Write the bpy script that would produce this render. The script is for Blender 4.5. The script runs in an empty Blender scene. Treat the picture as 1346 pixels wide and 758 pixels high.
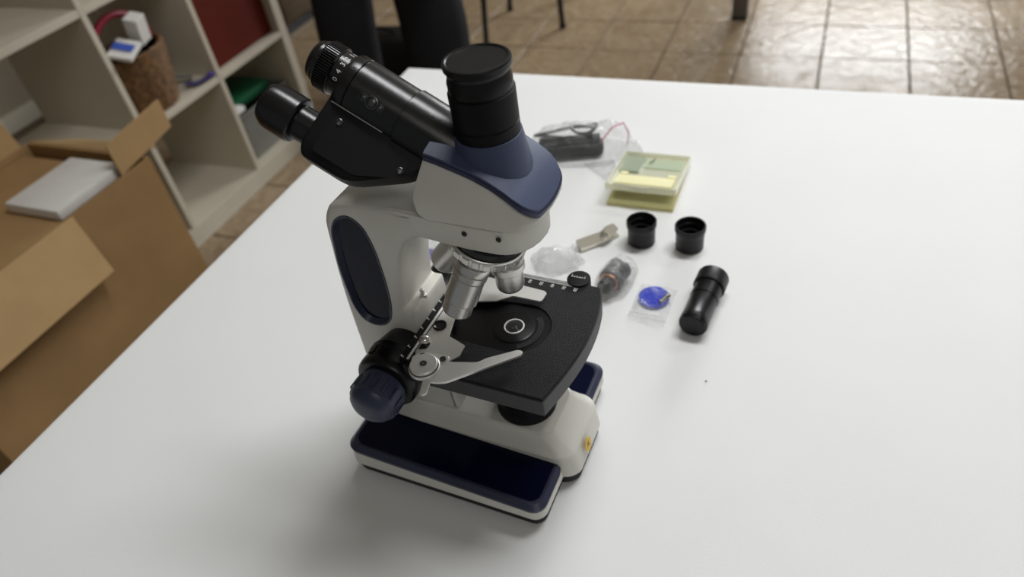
import bpy, bmesh, math, random
from mathutils import Vector, Matrix
random.seed(7)
PI = math.pi
S = bpy.context.scene
COL = S.collection

# ---------------------------------------------------------------- camera
TT = 0.75                       # table top height
def cam_axes():
    th, ro, ya = math.radians(41.42), math.radians(-9.514), math.radians(27.287)
    c, s = math.cos(ro), math.sin(ro)
    r0 = Vector((1, 0, 0)); d0 = Vector((0, -math.sin(th), -math.cos(th))); f = Vector((0, math.cos(th), -math.sin(th)))
    R = c*r0 - s*d0; D = s*r0 + c*d0
    Z = Matrix.Rotation(ya, 3, 'Z')
    return Z @ R, Z @ D, Z @ f
R_, D_, F_ = cam_axes()
cam = bpy.data.objects.new('camera', bpy.data.cameras.new('camera'))
COL.objects.link(cam)
m3 = Matrix((R_, -D_, -F_)).transposed()
cam.matrix_world = Matrix.Translation((0, 0, TT + 0.54)) @ m3.to_4x4()
cam.data.sensor_width = 36.0
cam.data.lens = 936.6/1346*36.0
cam.data.clip_start = 0.02
cam.data.dof.use_dof = True
cam.data.dof.focus_distance = 0.50
cam.data.dof.aperture_fstop = 5.6
S.camera = cam

# ---------------------------------------------------------------- world and lamps
w = bpy.data.worlds.new('world'); S.world = w; w.use_nodes = True
w.node_tree.nodes['Background'].inputs[0].default_value = (0.93, 0.97, 1.0, 1)
w.node_tree.nodes['Background'].inputs[1].default_value = 0.14
def area(name, loc, target, sx, sy, power, color):
    l = bpy.data.lights.new(name, 'AREA'); l.shape = 'RECTANGLE'; l.size = sx; l.size_y = sy
    l.energy = power; l.color = color
    o = bpy.data.objects.new(name, l); COL.objects.link(o); o.location = loc
    o.rotation_euler = (Vector(target)-Vector(loc)).to_track_quat('-Z', 'Y').to_euler()
    return o
area('window_light', (0.30, 5.9, 1.95), (0.2, 3.0, 0.4), 1.5, 1.3, 135, (0.95, 0.98, 1.0))
area('ceiling_or_fill_lamp', (0.20, 1.10, 2.72), (0.20, 1.10, 0), 1.2, 0.30, 25, (0.98, 0.99, 1.0))
area('ceiling_or_fill_lamp', (1.30, 2.30, 2.72), (1.30, 2.30, 0), 1.2, 0.30, 12, (0.98, 0.99, 1.0))
area('ceiling_or_fill_lamp', (0.9, -0.9, 2.72), (0.9, -0.9, 0), 1.2, 0.3, 6.5, (1.0, 0.98, 0.95))  # added frontal fill, brightens the near-facing sides; not a known lamp
S.view_settings.view_transform = 'Standard'
S.view_settings.look = 'None'
S.view_settings.gamma = 1.0
S.view_settings.use_curve_mapping = False
S.view_settings.exposure = 0.25

# ---------------------------------------------------------------- materials
def mat(name, col, rough=0.5, metal=0.0, bump=0.0, bscale=200.0, var=0.0, vscale=20.0, coat=0.0, trans=0.0, alpha=1.0, ior=1.45, spec=0.5, stretch=None, sheen=0.0):
    m = bpy.data.materials.new(name); m.use_nodes = True
    nt = m.node_tree; b = nt.nodes['Principled BSDF']
    b.inputs['Base Color'].default_value = (*col, 1)
    b.inputs['Roughness'].default_value = rough
    b.inputs['Metallic'].default_value = metal
    b.inputs['Coat Weight'].default_value = coat
    b.inputs['Transmission Weight'].default_value = trans
    b.inputs['Alpha'].default_value = alpha
    b.inputs['IOR'].default_value = ior
    b.inputs['Specular IOR Level'].default_value = spec
    b.inputs['Sheen Weight'].default_value = sheen
    tc = nt.nodes.new('ShaderNodeTexCoord')
    mp = nt.nodes.new('ShaderNodeMapping'); nt.links.new(tc.outputs['Object'], mp.inputs[0])
    if stretch: mp.inputs['Scale'].default_value = stretch
    if bump:
        n = nt.nodes.new('ShaderNodeTexNoise'); n.inputs['Scale'].default_value = bscale; n.inputs['Detail'].default_value = 3
        bp = nt.nodes.new('ShaderNodeBump'); bp.inputs['Strength'].default_value = bump; bp.inputs['Distance'].default_value = 0.001
        nt.links.new(mp.outputs[0], n.inputs['Vector']); nt.links.new(n.outputs['Fac'], bp.inputs['Height']); nt.links.new(bp.outputs[0], b.inputs['Normal'])
    n = nt.nodes.new('ShaderNodeTexNoise'); n.inputs['Scale'].default_value = vscale; n.inputs['Detail'].default_value = 4
    nt.links.new(mp.outputs[0], n.inputs['Vector'])
    r = nt.nodes.new('ShaderNodeValToRGB')
    v = var if var else 0.03
    r.color_ramp.elements[0].position = 0.3; r.color_ramp.elements[1].position = 0.7
    r.color_ramp.elements[0].color = (*[c*(1-v) for c in col], 1)
    r.color_ramp.elements[1].color = (*[min(1, c*(1+v)) for c in col], 1)
    nt.links.new(n.outputs['Fac'], r.inputs['Fac']); nt.links.new(r.outputs[0], b.inputs['Base Color'])
    return m
M = dict(
    cast=mat('light_grey_enamel', (0.63, 0.615, 0.555), 0.42, bump=0.08, bscale=900),
    blue=mat('satin_blue_paint', (0.056, 0.070, 0.130), 0.42, bump=0.15, bscale=1500, spec=0.4),
    navy=mat('glossy_navy_plastic', (0.003, 0.0045, 0.018), 0.12, spec=0.14),
    navyrim=mat('navy_rim', (0.032, 0.036, 0.066), 0.35),
    bluetrim=mat('dark_blue_trim', (0.02, 0.025, 0.06), 0.4),
    knobblue=mat('matt_blue_knob_plastic', (0.036, 0.042, 0.078), 0.38),
    black=mat('black_plastic', (0.004, 0.004, 0.005), 0.32, spec=0.35),
    blacktube=mat('black_satin_metal', (0.005, 0.005, 0.0055), 0.24, bump=0.08, bscale=2500, spec=0.6),
    matt=mat('matt_black', (0.004, 0.004, 0.0048), 0.5, bump=0.1, bscale=1500, spec=0.22),
    cap=mat('black_dust_cap', (0.006, 0.006, 0.007), 0.38, spec=0.35),
    stage=mat('textured_black_stage', (0.008, 0.008, 0.009), 0.5, bump=0.9, bscale=1300, var=0.5, vscale=1200, spec=0.22),
    stageside=mat('charcoal_stage_side', (0.030, 0.030, 0.032), 0.45),
    steel=mat('brushed_aluminium', (0.66, 0.65, 0.62), 0.30, metal=0.9, bump=0.1, bscale=600),
    silver=mat('satin_silver', (0.74, 0.73, 0.70), 0.45, metal=0.5),
    chrome=mat('polished_chrome', (0.75, 0.74, 0.70), 0.12, metal=1.0),
    nickel=mat('nickel_metal', (0.74, 0.71, 0.62), 0.25, metal=0.75),
    white=mat('white_print', (0.75, 0.75, 0.73), 0.6),
    glass=mat('dark_lens_glass', (0.01, 0.012, 0.014), 0.03, coat=1.0),
    rubber=mat('black_rubber', (0.012, 0.012, 0.012), 0.7),
    yellow=mat('yellow_label', (0.75, 0.48, 0.05), 0.5, var=0.1, vscale=300),
    cloth=mat('white_tablecloth', (0.78, 0.785, 0.775), 0.85, bump=0.25, bscale=1800, var=0.012, vscale=9, sheen=0.1),
    board=mat('white_melamine', (0.56, 0.51, 0.41), 0.5, var=0.04, vscale=5),
    red=mat('dark_red_door', (0.095, 0.012, 0.006), 0.7, spec=0.15, var=0.06, vscale=10),
    wall=mat('beige_wall', (0.34, 0.29, 0.22), 0.8, var=0.05, vscale=3),
    ceil=mat('white_ceiling', (0.55, 0.54, 0.5), 0.9),
    grout=mat('brown_grout', (0.13, 0.095, 0.06), 0.9, var=0.2, vscale=40),
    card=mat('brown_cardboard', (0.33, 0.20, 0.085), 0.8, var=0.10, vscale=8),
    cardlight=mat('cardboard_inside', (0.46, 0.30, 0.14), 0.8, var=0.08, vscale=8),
    wicker=mat('brown_wicker', (0.15, 0.075, 0.026), 0.6, var=0.5, vscale=60),
    ribbon=mat('crimson_ribbon', (0.35, 0.01, 0.04), 0.45),
    paper=mat('white_paper', (0.72, 0.70, 0.66), 0.7),
    bluepaper=mat('blue_print', (0.05, 0.10, 0.45), 0.6),
    green=mat('dark_green_plastic', (0.005, 0.09, 0.035), 0.5),
    greybin=mat('grey_plastic_bin', (0.20, 0.20, 0.18), 0.4, var=0.12, vscale=12),
    purple=mat('indigo_strap', (0.06, 0.05, 0.16), 0.6),
    trousers=mat('charcoal_trouser_cloth', (0.012, 0.012, 0.014), 0.9, bump=0.3, bscale=400, var=0.15, vscale=12, spec=0.2),
    jumper=mat('grey_jumper_wool', (0.10, 0.10, 0.11), 0.9, bump=0.4, bscale=300),
    skin=mat('skin', (0.50, 0.30, 0.21), 0.5, var=0.06, vscale=30),
    hair=mat('dark_brown_hair', (0.03, 0.018, 0.01), 0.6, bump=0.6, bscale=200),
    chairblack=mat('black_tube_steel', (0.008, 0.007, 0.007), 0.35),
    brownleg=mat('grey_brown_table_leg', (0.10, 0.085, 0.07), 0.5),
    cabinet=mat('dark_brown_wood', (0.07, 0.045, 0.022), 0.5, var=0.3, vscale=6, stretch=(1, 1, 6)),
    filter=mat('cobalt_blue_glass', (0.006, 0.035, 0.55), 0.12, coat=0.3),
    slideyellow=mat('pale_yellow_foam', (0.78, 0.74, 0.42), 0.6),
    sheet=mat('satin_sheet_metal', (0.62, 0.61, 0.58), 0.42, metal=0.6, bump=0.1, bscale=600),
    gun=mat('gunmetal_screw', (0.10, 0.10, 0.105), 0.3, metal=0.8),
    copper=mat('copper_ring', (0.55, 0.25, 0.12), 0.35, metal=0.8),
    floss=mat('eye_white', (0.8, 0.8, 0.78), 0.3),
)
def film(name, tint, rough, fac, bump=0.8, bscale=60, base=1.0):
    """thin clear sheet: mostly see-through with glossy glints"""
    m = bpy.data.materials.new(name); m.use_nodes = True; nt = m.node_tree; nt.nodes.clear()
    o = nt.nodes.new('ShaderNodeOutputMaterial'); mx = nt.nodes.new('ShaderNodeMixShader')
    tr = nt.nodes.new('ShaderNodeBsdfTransparent'); gl = nt.nodes.new('ShaderNodeBsdfPrincipled')
    tr.inputs[0].default_value = (*tint, 1)
    gl.inputs['Base Color'].default_value = (*[c*base for c in tint], 1); gl.inputs['Roughness'].default_value = rough; gl.inputs['Specular IOR Level'].default_value = 0.9
    lw = nt.nodes.new('ShaderNodeLayerWeight'); lw.inputs['Blend'].default_value = 0.35
    mr = nt.nodes.new('ShaderNodeMapRange'); mr.inputs['To Min'].default_value = fac; mr.inputs['To Max'].default_value = min(1, fac+0.45)
    nt.links.new(lw.outputs['Facing'], mr.inputs['Value']); nt.links.new(mr.outputs[0], mx.inputs[0])
    nt.links.new(tr.outputs[0], mx.inputs[1]); nt.links.new(gl.outputs[0], mx.inputs[2]); nt.links.new(mx.outputs[0], o.inputs[0])
    tc = nt.nodes.new('ShaderNodeTexCoord'); n = nt.nodes.new('ShaderNodeTexNoise'); n.inputs['Scale'].default_value = bscale
    bp = nt.nodes.new('ShaderNodeBump'); bp.inputs['Strength'].default_value = bump; bp.inputs['Distance'].default_value = 0.004
    nt.links.new(tc.outputs['Object'], n.inputs['Vector']); nt.links.new(n.outputs['Fac'], bp.inputs['Height'])
    nt.links.new(bp.outputs[0], gl.inputs['Normal']); nt.links.new(bp.outputs[0], lw.inputs['Normal'])
    return m
M['film'] = film('clear_polythene', (0.93, 0.93, 0.93), 0.05, 0.07, 1.4, 120, 0.9)
M['thinfilm'] = film('thin_clear_polythene', (0.97, 0.97, 0.97), 0.05, 0.02, 1.4, 120, 0.6)
M['case'] = film('yellowish_clear_plastic', (0.93, 0.94, 0.84), 0.2, 0.16, 0.0)
M['caserim'] = film('milky_yellow_plastic', (0.94, 0.93, 0.82), 0.25, 0.45, 0.0)
M['casebase'] = film('yellow_green_plastic', (0.80, 0.76, 0.50), 0.25, 0.35, 0.0)

def tile_mat():
    m = bpy.data.materials.new('marbled_beige_tile'); m.use_nodes = True; nt = m.node_tree; b = nt.nodes['Principled BSDF']
    tc = nt.nodes.new('ShaderNodeTexCoord'); oi = nt.nodes.new('ShaderNodeObjectInfo')
    add = nt.nodes.new('ShaderNodeVectorMath'); add.operation = 'ADD'
    sc = nt.nodes.new('ShaderNodeVectorMath'); sc.operation = 'SCALE'; sc.inputs['Scale'].default_value = 13
    cb = nt.nodes.new('ShaderNodeCombineXYZ'); nt.links.new(oi.outputs['Random'], cb.inputs[0]); nt.links.new(oi.outputs['Random'], cb.inputs[1])
    nt.links.new(cb.outputs[0], sc.inputs[0]); nt.links.new(tc.outputs['Object'], add.inputs[0]); nt.links.new(sc.outputs[0], add.inputs[1])
    n = nt.nodes.new('ShaderNodeTexNoise'); n.inputs['Scale'].default_value = 12; n.inputs['Detail'].default_value = 3; n.inputs['Distortion'].default_value = 2.6
    nt.links.new(add.outputs[0], n.inputs['Vector'])
    r = nt.nodes.new('ShaderNodeValToRGB'); e = r.color_ramp.elements
    e[0].position = 0.36; e[0].color = (0.27, 0.19, 0.112, 1); e[1].position = 0.66; e[1].color = (0.38, 0.285, 0.185, 1)
    x = e.new(0.5); x.color = (0.32, 0.235, 0.145, 1)
    nt.links.new(n.outputs['Fac'], r.inputs[0]); nt.links.new(r.outputs[0], b.inputs['Base Color'])
    b.inputs['Roughness'].default_value = 0.28
    bp = nt.nodes.new('ShaderNodeBump'); bp.inputs['Strength'].default_value = 0.55; bp.inputs['Distance'].default_value = 0.006
    nt.links.new(n.outputs['Fac'], bp.inputs['Height']); nt.links.new(bp.outputs[0], b.inputs['Normal'])
    return m
M['tile'] = tile_mat()

# ---------------------------------------------------------------- mesh helpers
def link(name, me, m=None, parent=None, smooth=35):
    o = bpy.data.objects.new(name, me); COL.objects.link(o)
    if m and not me.materials: me.materials.append(M[m] if isinstance(m, str) else m)
    if smooth:
        for p in me.polygons: p.use_smooth = True
        me.set_sharp_from_angle(angle=math.radians(smooth))
    if parent: o.parent = parent
    return o
def obj(name, bm, m, parent=None, smooth=35, mtx=None):
    bmesh.ops.recalc_face_normals(bm, faces=bm.faces)
    if mtx is not None: bm.transform(mtx)
    me = bpy.data.meshes.new(name); bm.to_mesh(me); bm.free()
    return link(name, me, m, parent, smooth)
def tag(o, label=None, cat=None, group=None, kind=None):
    if label: o['label'] = label
    if cat: o['category'] = cat
    if group: o['group'] = group
    if kind: o['kind'] = kind
    return o
def empty(name, loc=(0, 0, 0), rz=0.0, rot=None):
    o = bpy.data.objects.new(name, None); COL.objects.link(o); o.location = loc
    o.rotation_euler = rot if rot else (0, 0, rz); o.empty_display_size = 0.05
    return o
def bevel(bm, w, seg=2, ang=30, edges=None):
    if w <= 0: return
    bm.normal_update()
    es = edges if edges is not None else [e for e in bm.edges if len(e.link_faces) == 2 and e.calc_face_angle(0) > math.radians(ang)]
    bmesh.ops.bevel(bm, geom=es, offset=w, segments=seg, affect='EDGES', profile=0.5, clamp_overlap=True)
def box(x0, x1, y0, y1, z0, z1, bev=0.0, seg=2, bm=None):
    b = bmesh.new()
    vs = [b.verts.new((x, y, z)) for z in (z0, z1) for y in (y0, y1) for x in (x0, x1)]
    for f in ((0, 2, 3, 1), (4, 5, 7, 6), (0, 1, 5, 4), (2, 6, 7, 3), (0, 4, 6, 2), (1, 3, 7, 5)): b.faces.new([vs[i] for i in f])
    bmesh.ops.recalc_face_normals(b, faces=b.faces)
    bevel(b, bev, seg)
    if bm is not None: return join(bm, b)
    return b
def join(a, b, mtx=None):
    if mtx is not None: b.transform(mtx)
    me = bpy.data.meshes.new('t'); b.to_mesh(me); b.free(); a.from_mesh(me); bpy.data.meshes.remove(me)
    return a
def frame(axis, origin=(0, 0, 0), up=(0, 0, 1)):
    """matrix whose local Z is axis"""
    z = Vector(axis).normalized(); u = Vector(up)
    if abs(z.dot(u.normalized())) > 0.98: u = Vector((1, 0, 0))
    x = u.cross(z).normalized(); y = z.cross(x)
    m = Matrix((x, y, z)).transposed().to_4x4(); m.translation = Vector(origin)
    return m
def lathe(prof, n=40, mtx=None, bm=None, arc=None):
    """prof: (r, z) list; closed at r == 0"""
    b = bmesh.new(); rings = []
    for r, z in prof:
        if r < 1e-7: rings.append([b.verts.new((0, 0, z))])
        else: rings.append([b.verts.new((r*math.cos(2*PI*k/n), r*math.sin(2*PI*k/n), z)) for k in range(n)])
    for A, B in zip(rings, rings[1:]):
        for k in range(n):
            k2 = (k+1) % n
            if len(A) == 1 and len(B) == 1: continue
            if len(A) == 1: b.faces.new((A[0], B[k], B[k2]))
            elif len(B) == 1: b.faces.new((A[k], B[0], A[k2]))
            else: b.faces.new((A[k], B[k], B[k2], A[k2]))
    if len(rings[0]) > 2 and len(rings[-1]) > 2 and prof[0][0] > 1e-7 and len(prof) > 3 and abs(prof[0][1]-prof[-1][1]) < .003:
        for k in range(n): b.faces.new((rings[-1][k], rings[0][k], rings[0][(k+1) % n], rings[-1][(k+1) % n]))
    else:
        for rg in (rings[0], rings[-1]):
            if len(rg) > 2: b.faces.new(rg)
    bmesh.ops.recalc_face_normals(b, faces=b.faces)
    if mtx is not None: b.transform(mtx)
    if bm is not None: return join(bm, b)
    return b
def cyl(r, z0, z1, bev=0.0, n=40, mtx=None, bm=None, seg=2):
    if bev:
        pr = [(0, z0), (r-bev, z0)]
        pr += [(r-bev+bev*math.sin(a), z0+bev-bev*math.cos(a)) for a in (PI/6, PI/3, PI/2)]
        pr += [(r-bev+bev*math.cos(a), z1-bev+bev*math.sin(a)) for a in (0, PI/6, PI/3, PI/2)]
        pr += [(0, z1)]
    else: pr = [(0, z0), (r, z0), (r, z1), (0, z1)]
    return lathe(pr, n, mtx, bm)
def smoothpoly(pts, rad, seg=4):
    """round the corners of a closed polygon; rad scalar or list"""
    out = []; n = len(pts)
    for i in range(n):
        p = Vector(pts[i]); a = Vector(pts[i-1]); c = Vector(pts[(i+1) % n])
        r = rad[i] if isinstance(rad, (list, tuple)) else rad
        u = (a-p); v = (c-p); r = min(r, u.length*0.48, v.length*0.48)
        if r < 1e-6: out.append(tuple(p)); continue
        p0 = p+u.normalized()*r; p1 = p+v.normalized()*r
        for k in range(seg+1):
            t = k/seg
            out.append(tuple((1-t)**2*p0+2*t*(1-t)*p+t*t*p1))
    return out
def rrect(x0, x1, y0, y1, r, seg=5):
    out = []
    for cx, cy, a in ((x1-r, y1-r, 0), (x0+r, y1-r, PI/2), (x0+r, y0+r, PI), (x1-r, y0+r, 1.5*PI)):
        for k in range(seg+1): out.append((cx+r*math.cos(a+PI/2*k/seg), cy+r*math.sin(a+PI/2*k/seg)))
    return out
def prism(poly, z0, z1, bev=0.0, seg=2, mtx=None, bm=None, ang=40):
    b = bmesh.new()
    A = [b.verts.new((x, y, z0)) for x, y in poly]; B = [b.verts.new((x, y, z1)) for x, y in poly]
    n = len(poly); b.faces.new(A[::-1]); b.faces.new(B)
    for i in range(n): b.faces.new((A[i], A[(i+1) % n], B[(i+1) % n], B[i]))
    bmesh.ops.recalc_face_normals(b, faces=b.faces)
    if bev:
        es = [e for e in b.edges if len(e.link_faces) == 2 and any(len(f.verts) == n for f in e.link_faces)]
        bevel(b, bev, seg, edges=es)
    if mtx is not None: b.transform(mtx)
    if bm is not None: return join(bm, b)
    return b
def side(poly, y0, y1, bev=0.0, seg=2, bm=None):
    """polygon in x,z extruded along y"""
    m = Matrix(((1, 0, 0, 0), (0, 0, 1, 0), (0, 1, 0, 0), (0, 0, 0, 1)))
    return prism(poly, y0, y1, bev, seg, m, bm)
def loft(sections, closed=True, bm=None):
    """sections: lists of 3D points of equal length"""
    b = bmesh.new(); R = [[b.verts.new(p) for p in s] for s in sections]; n = len(R[0])
    for A, B in zip(R, R[1:]):
        for i in range(n): b.faces.new((A[i], A[(i+1) % n], B[(i+1) % n], B[i]))
    if closed: b.faces.new(R[0][::-1]); b.faces.new(R[-1])
    bmesh.ops.recalc_face_normals(b, faces=b.faces)
    if bm is not None: return join(bm, b)
    return b
def tube(path, r, n=8, bm=None, closed=False):
    b = bmesh.new(); P = [Vector(p) for p in path]; R = []
    up = None
    for i, p in enumerate(P):
        if closed: d = P[(i+1) % len(P)]-P[i-1]
        else: d = P[min(i+1, len(P)-1)]-P[max(i-1, 0)]
        d.normalize()
        if up is None: up = Vector((0, 0, 1)) if abs(d.z) < 0.9 else Vector((1, 0, 0))
        x = up.cross(d)
        if x.length < 1e-3: x = Vector((0, 1, 0)).cross(d)
        x.normalize(); y = d.cross(x); up = y
        rr = r[i] if isinstance(r, (list, tuple)) else r
        R.append([b.verts.new(p+rr*(math.cos(2*PI*k/n)*x+math.sin(2*PI*k/n)*y)) for k in range(n)])
    pairs = list(zip(R, R[1:])) + ([(R[-1], R[0])] if closed else [])
    for A, B in pairs:
        for k in range(n): b.faces.new((A[k], A[(k+1) % n], B[(k+1) % n], B[k]))
    if not closed: b.faces.new(R[0][::-1]); b.faces.new(R[-1])
    bmesh.ops.recalc_face_normals(b, faces=b.faces)
    if bm is not None: return join(bm, b)
    return b
def cut(o, cutter_bm):
    """boolean difference, applied"""
    bmesh.ops.recalc_face_normals(cutter_bm, faces=cutter_bm.faces)
    me = bpy.data.meshes.new('c'); cutter_bm.to_mesh(me); cutter_bm.free()
    c = bpy.data.objects.new('c', me); COL.objects.link(c)
    sm = o.matrix_world.copy(); par = o.parent; o.parent = None
    md = o.modifiers.new('b', 'BOOLEAN'); md.operation = 'DIFFERENCE'; md.object = c; md.solver = 'EXACT'
    dg = bpy.context.evaluated_depsgraph_get(); dg.update()
    nm = bpy.data.meshes.new_from_object(o.evaluated_get(dg))
    o.modifiers.clear(); o.data = nm; o.parent = par
    bpy.data.objects.remove(c); bpy.data.meshes.remove(me)
    for p in nm.polygons: p.use_smooth = True
    nm.set_sharp_from_angle(angle=math.radians(35))
def text(name, body, size, mtx, m, parent, depth=0.00008):
    cu = bpy.data.curves.new(name, 'FONT'); cu.body = body; cu.size = size; cu.align_x = 'CENTER'; cu.align_y = 'CENTER'; cu.extrude = depth; cu.resolution_u = 2
    t = bpy.data.objects.new(name, cu); COL.objects.link(t)
    dg = bpy.context.evaluated_depsgraph_get()
    me = bpy.data.meshes.new_from_object(t.evaluated_get(dg)); bpy.data.objects.remove(t)
    me.transform(mtx)
    me.materials.clear()
    return link(name, me, m, parent, 0)
def dup(root, loc, rz):
    def cp(o, par):
        c = o.copy(); COL.objects.link(c)
        if par: c.parent = par
        for ch in o.children: cp(ch, c)
        return c
    r = cp(root, None); r.location = loc; r.rotation_euler = (0, 0, rz)
    return r
def mm(*a): return tuple(v/1000 for v in a)
def P2(l): return [(a/1000, b/1000) for a, b in l]

# ================================================================ SETTING
FX0, FX1, FY0, FY1 = -3.2, 3.4, -2.2, 6.1
fl = tag(obj('floor', box(FX0, FX1, FY0, FY1, -0.05, -0.004), 'grout'), kind='structure')
# tiles: 0.29 m pitch, laid from the seams seen by the table; single tiles where they can be told apart
px, py = 0.2985, 0.2955
ox, oy = -0.871 - px*10, 2.800 - py*20
tb = box(-(px-0.007)/2, (px-0.007)/2, -(py-0.006)/2, (py-0.006)/2, -0.0045, 0.0, 0.0012, 1)
tm = bpy.data.meshes.new('floor_tile'); tb.to_mesh(tm); tb.free(); tm.materials.append(M['tile'])
far = bmesh.new(); ntile = 0
for i in range(0, 24):
    for j in range(0, 32):
        x, y = ox+(i+0.5)*px, oy+(j+0.5)*py
        if not (FX0+0.15 < x < FX1-0.15 and FY0+0.15 < y < FY1-0.1): continue
        # part of the floor that shows beyond and beside the table
        near = (0.9 < y < 4.3 and -2.75 < x < 0.75) 
        if near:
            o = bpy.data.objects.new('floor_tile', tm); COL.objects.link(o); o.parent = fl
            o.location = (x, y, random.uniform(-0.0006, 0.0006)); o.rotation_euler = (random.uniform(-.002, .002), random.uniform(-.002, .002), 0)
            ntile += 1
        else:
            box(x-(px-.007)/2, x+(px-.007)/2, y-(py-.006)/2, y+(py-.006)/2, -0.0045, 0, bm=far)
t = obj('floor_tile', far, 'tile', fl); tag(t, kind='stuff')
tag(obj('wall_left', box(FX0-0.1, FX0, FY0, FY1, -0.05, 2.8), 'wall'), kind='structure')
wf = obj('wall_far', box(FX0, FX1, FY1, FY1+0.1, -0.05, 2.8), 'wall'); tag(wf, kind='structure')
tag(obj('ceiling', box(FX0-0.1, FX1, FY0, FY1+0.1, 2.8, 2.86), 'ceil'), kind='structure')
tag(obj('baseboard_left', box(FX0, FX0+0.015, FY0, FY1, 0.0, 0.08, 0.003), 'board'), kind='structure')

# ================================================================ MICROSCOPE
# local frame: origin on the table under the optical axis, +x to its front, +y to the far side
MA = math.radians(29.765-27.287)
mic = empty('microscope', (-0.1859, 0.35337, TT+0.0014), -MA)
tag(mic, 'light grey and blue trinocular laboratory microscope standing on the white tablecloth', 'microscope')

# ---- base
def sect(x0, x1, hw, r, z, bulge=0.0, zf=None):
    pts = rrect(x0, x1, -hw, hw, r, 6); out = []
    for x, y in pts:
        k = max(0, (x-(x0+x1)/2)/((x1-x0)/2))
        xx = x + (bulge*(1-(y/hw)**2) if x > x1-r-1e-6 else 0)
        zz = z if zf is None else z+(zf-z)*(x-x0)/(x1-x0)
        out.append((xx, y, zz))
    return out
secs = [sect(-.146, .052, .036, .012, .0115, .006), sect(-.147, .0530, .0365, .012, .0125, .006), sect(-.146, .0500, .0365, .012, .0350, .005),
        sect(-.1455, .0490, .0357, .0115, .0366, .005), sect(-.1445, .0475, .0345, .011, .0376, .005), sect(-.1400, .0365, .0310, .010, .0450, .004), sect(-.1385, .0345, .0300, .010, .0480, .0035),
        sect(-.1375, .0325, .0285, .010, .0525, .003), sect(-.1365, .0310, .0270, .010, .0538, .003), sect(-.134, .028, .0245, .010, .0540, .002)]
hb = loft(secs)
for sg in (-1, 1):   # side wings of the shell
    def ws(x0, x1, y0, y1, r, zb, zf):
        pts = []
        for x, y in rrect(x0, x1, y0, y1, r, 5): pts.append((x, sg*y, zb+(zf-zb)*(x-x0)/(x1-x0)))
        return pts
    loft([ws(-.143, .0425, .026, .0815, .010, .0115, .0115), ws(-.1445, .044, .026, .083, .011, .0140, .0140), ws(-.1435, .043, .026, .082, .011, .0305, .0225)], bm=hb)
housing = obj('base_housing', hb, 'cast', mic, 24)
for sg in (-1, 1):
    def wc(x0, x1, y0, y1, r, zb, zf):
        pts = []
        for x, y in rrect(x0, x1, y0, y1, r, 6):
            if y < 0.03: y = 0.031
            pts.append((x, sg*y, zb+(zf-zb)*(x+.144)/(.187)))
        return pts
    b = loft([wc(-.1440, .0435, .031, .0825, .012, .0300, .0220), wc(-.1445, .0440, .031, .0830, .012, .0335, .0255), wc(-.1405, .0405, .031, .0790, .010, .0375, .0290),
              wc(-.1390, .0390, .031, .0775, .009, .0375, .0290), wc(-.1380, .0380, .031, .0765, .009, .0368, .0283)])
    c = obj('wing_cover', b, 'navyrim', mic, 25); tag(c, 'glossy navy cover on the side wing of the base')
    b = loft([wc(-.1375, .0375, .031, .0760, .009, .0372, .0286), wc(-.1375, .0375, .031, .0760, .009, .0375, .0289)])
    tag(obj('cover_panel', b, 'navy', c, 20), 'glossy dark navy top panel')
bp = loft([sect(-.144, .050, .0345, .011, .0012, .006), sect(-.145, .0512, .0352, .011, .0022, .006), sect(-.145, .0512, .0352, .011, .0118, .006)])
for sg in (-1, 1):
    loft([[(x, sg*y, z) for x, y in rrect(-.1425+e, .0415-e, .02, .0800-e, .010, 4)] for z, e in ((.0012, .001), (.0022, 0), (.0118, 0))], bm=bp)
obj('base_plate', bp, 'rubber', mic)
for fx, fy in ((-.125, -.063), (-.125, .063), (.026, -.063), (.026, .063), (.040, -.022), (.040, .022)):
    obj('foot', cyl(.009, -.0006, .006, .001, 24, Matrix.Translation((fx, fy, 0))), 'rubber', mic)
# yellow oval sticker on the front of the base
sn = Vector((1, -.05, .13)).normalized()
stk = obj('sticker', prism([(0.0055*math.cos(a), 0.0075*math.sin(a)) for a in [2*PI*k/28 for k in range(28)]], 0, .0003, mtx=frame(sn, (.0570, -.008, .028))), 'yellow', mic)
for k, (a, b_) in enumerate((((-.0022, -.002), (.0005, .0035)), ((.0005, .0035), (.0002, -.0008)), ((.0002, -.0008), (.0022, -.003)))):
    v = (Vector(b_)-Vector(a)); n_ = Vector((-v.y, v.x)).normalized()*.00035
    q = [tuple(Vector(a)-n_), tuple(Vector(b_)-n_), tuple(Vector(b_)+n_), tuple(Vector(a)+n_)]
    obj('sticker_mark', prism(q, .0003, .00042, mtx=frame(sn, (.0570, -.008, .028))), 'black', stk)
# illuminator
il = obj('lamp_housing', lathe([(0, .050), (.026, .050), (.026, .058), (.0235, .0615), (.0235, .0680), (.0215, .0700), (.0170, .0700), (.0165, .0685), (0, .0685)], 48), 'matt', mic)
obj('lamp_lens', lathe([(0, .0686), (.016, .0686), (.0145, .0702), (.010, .0716), (.005, .0724), (0, .0726)], 40), 'glass', il)
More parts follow.
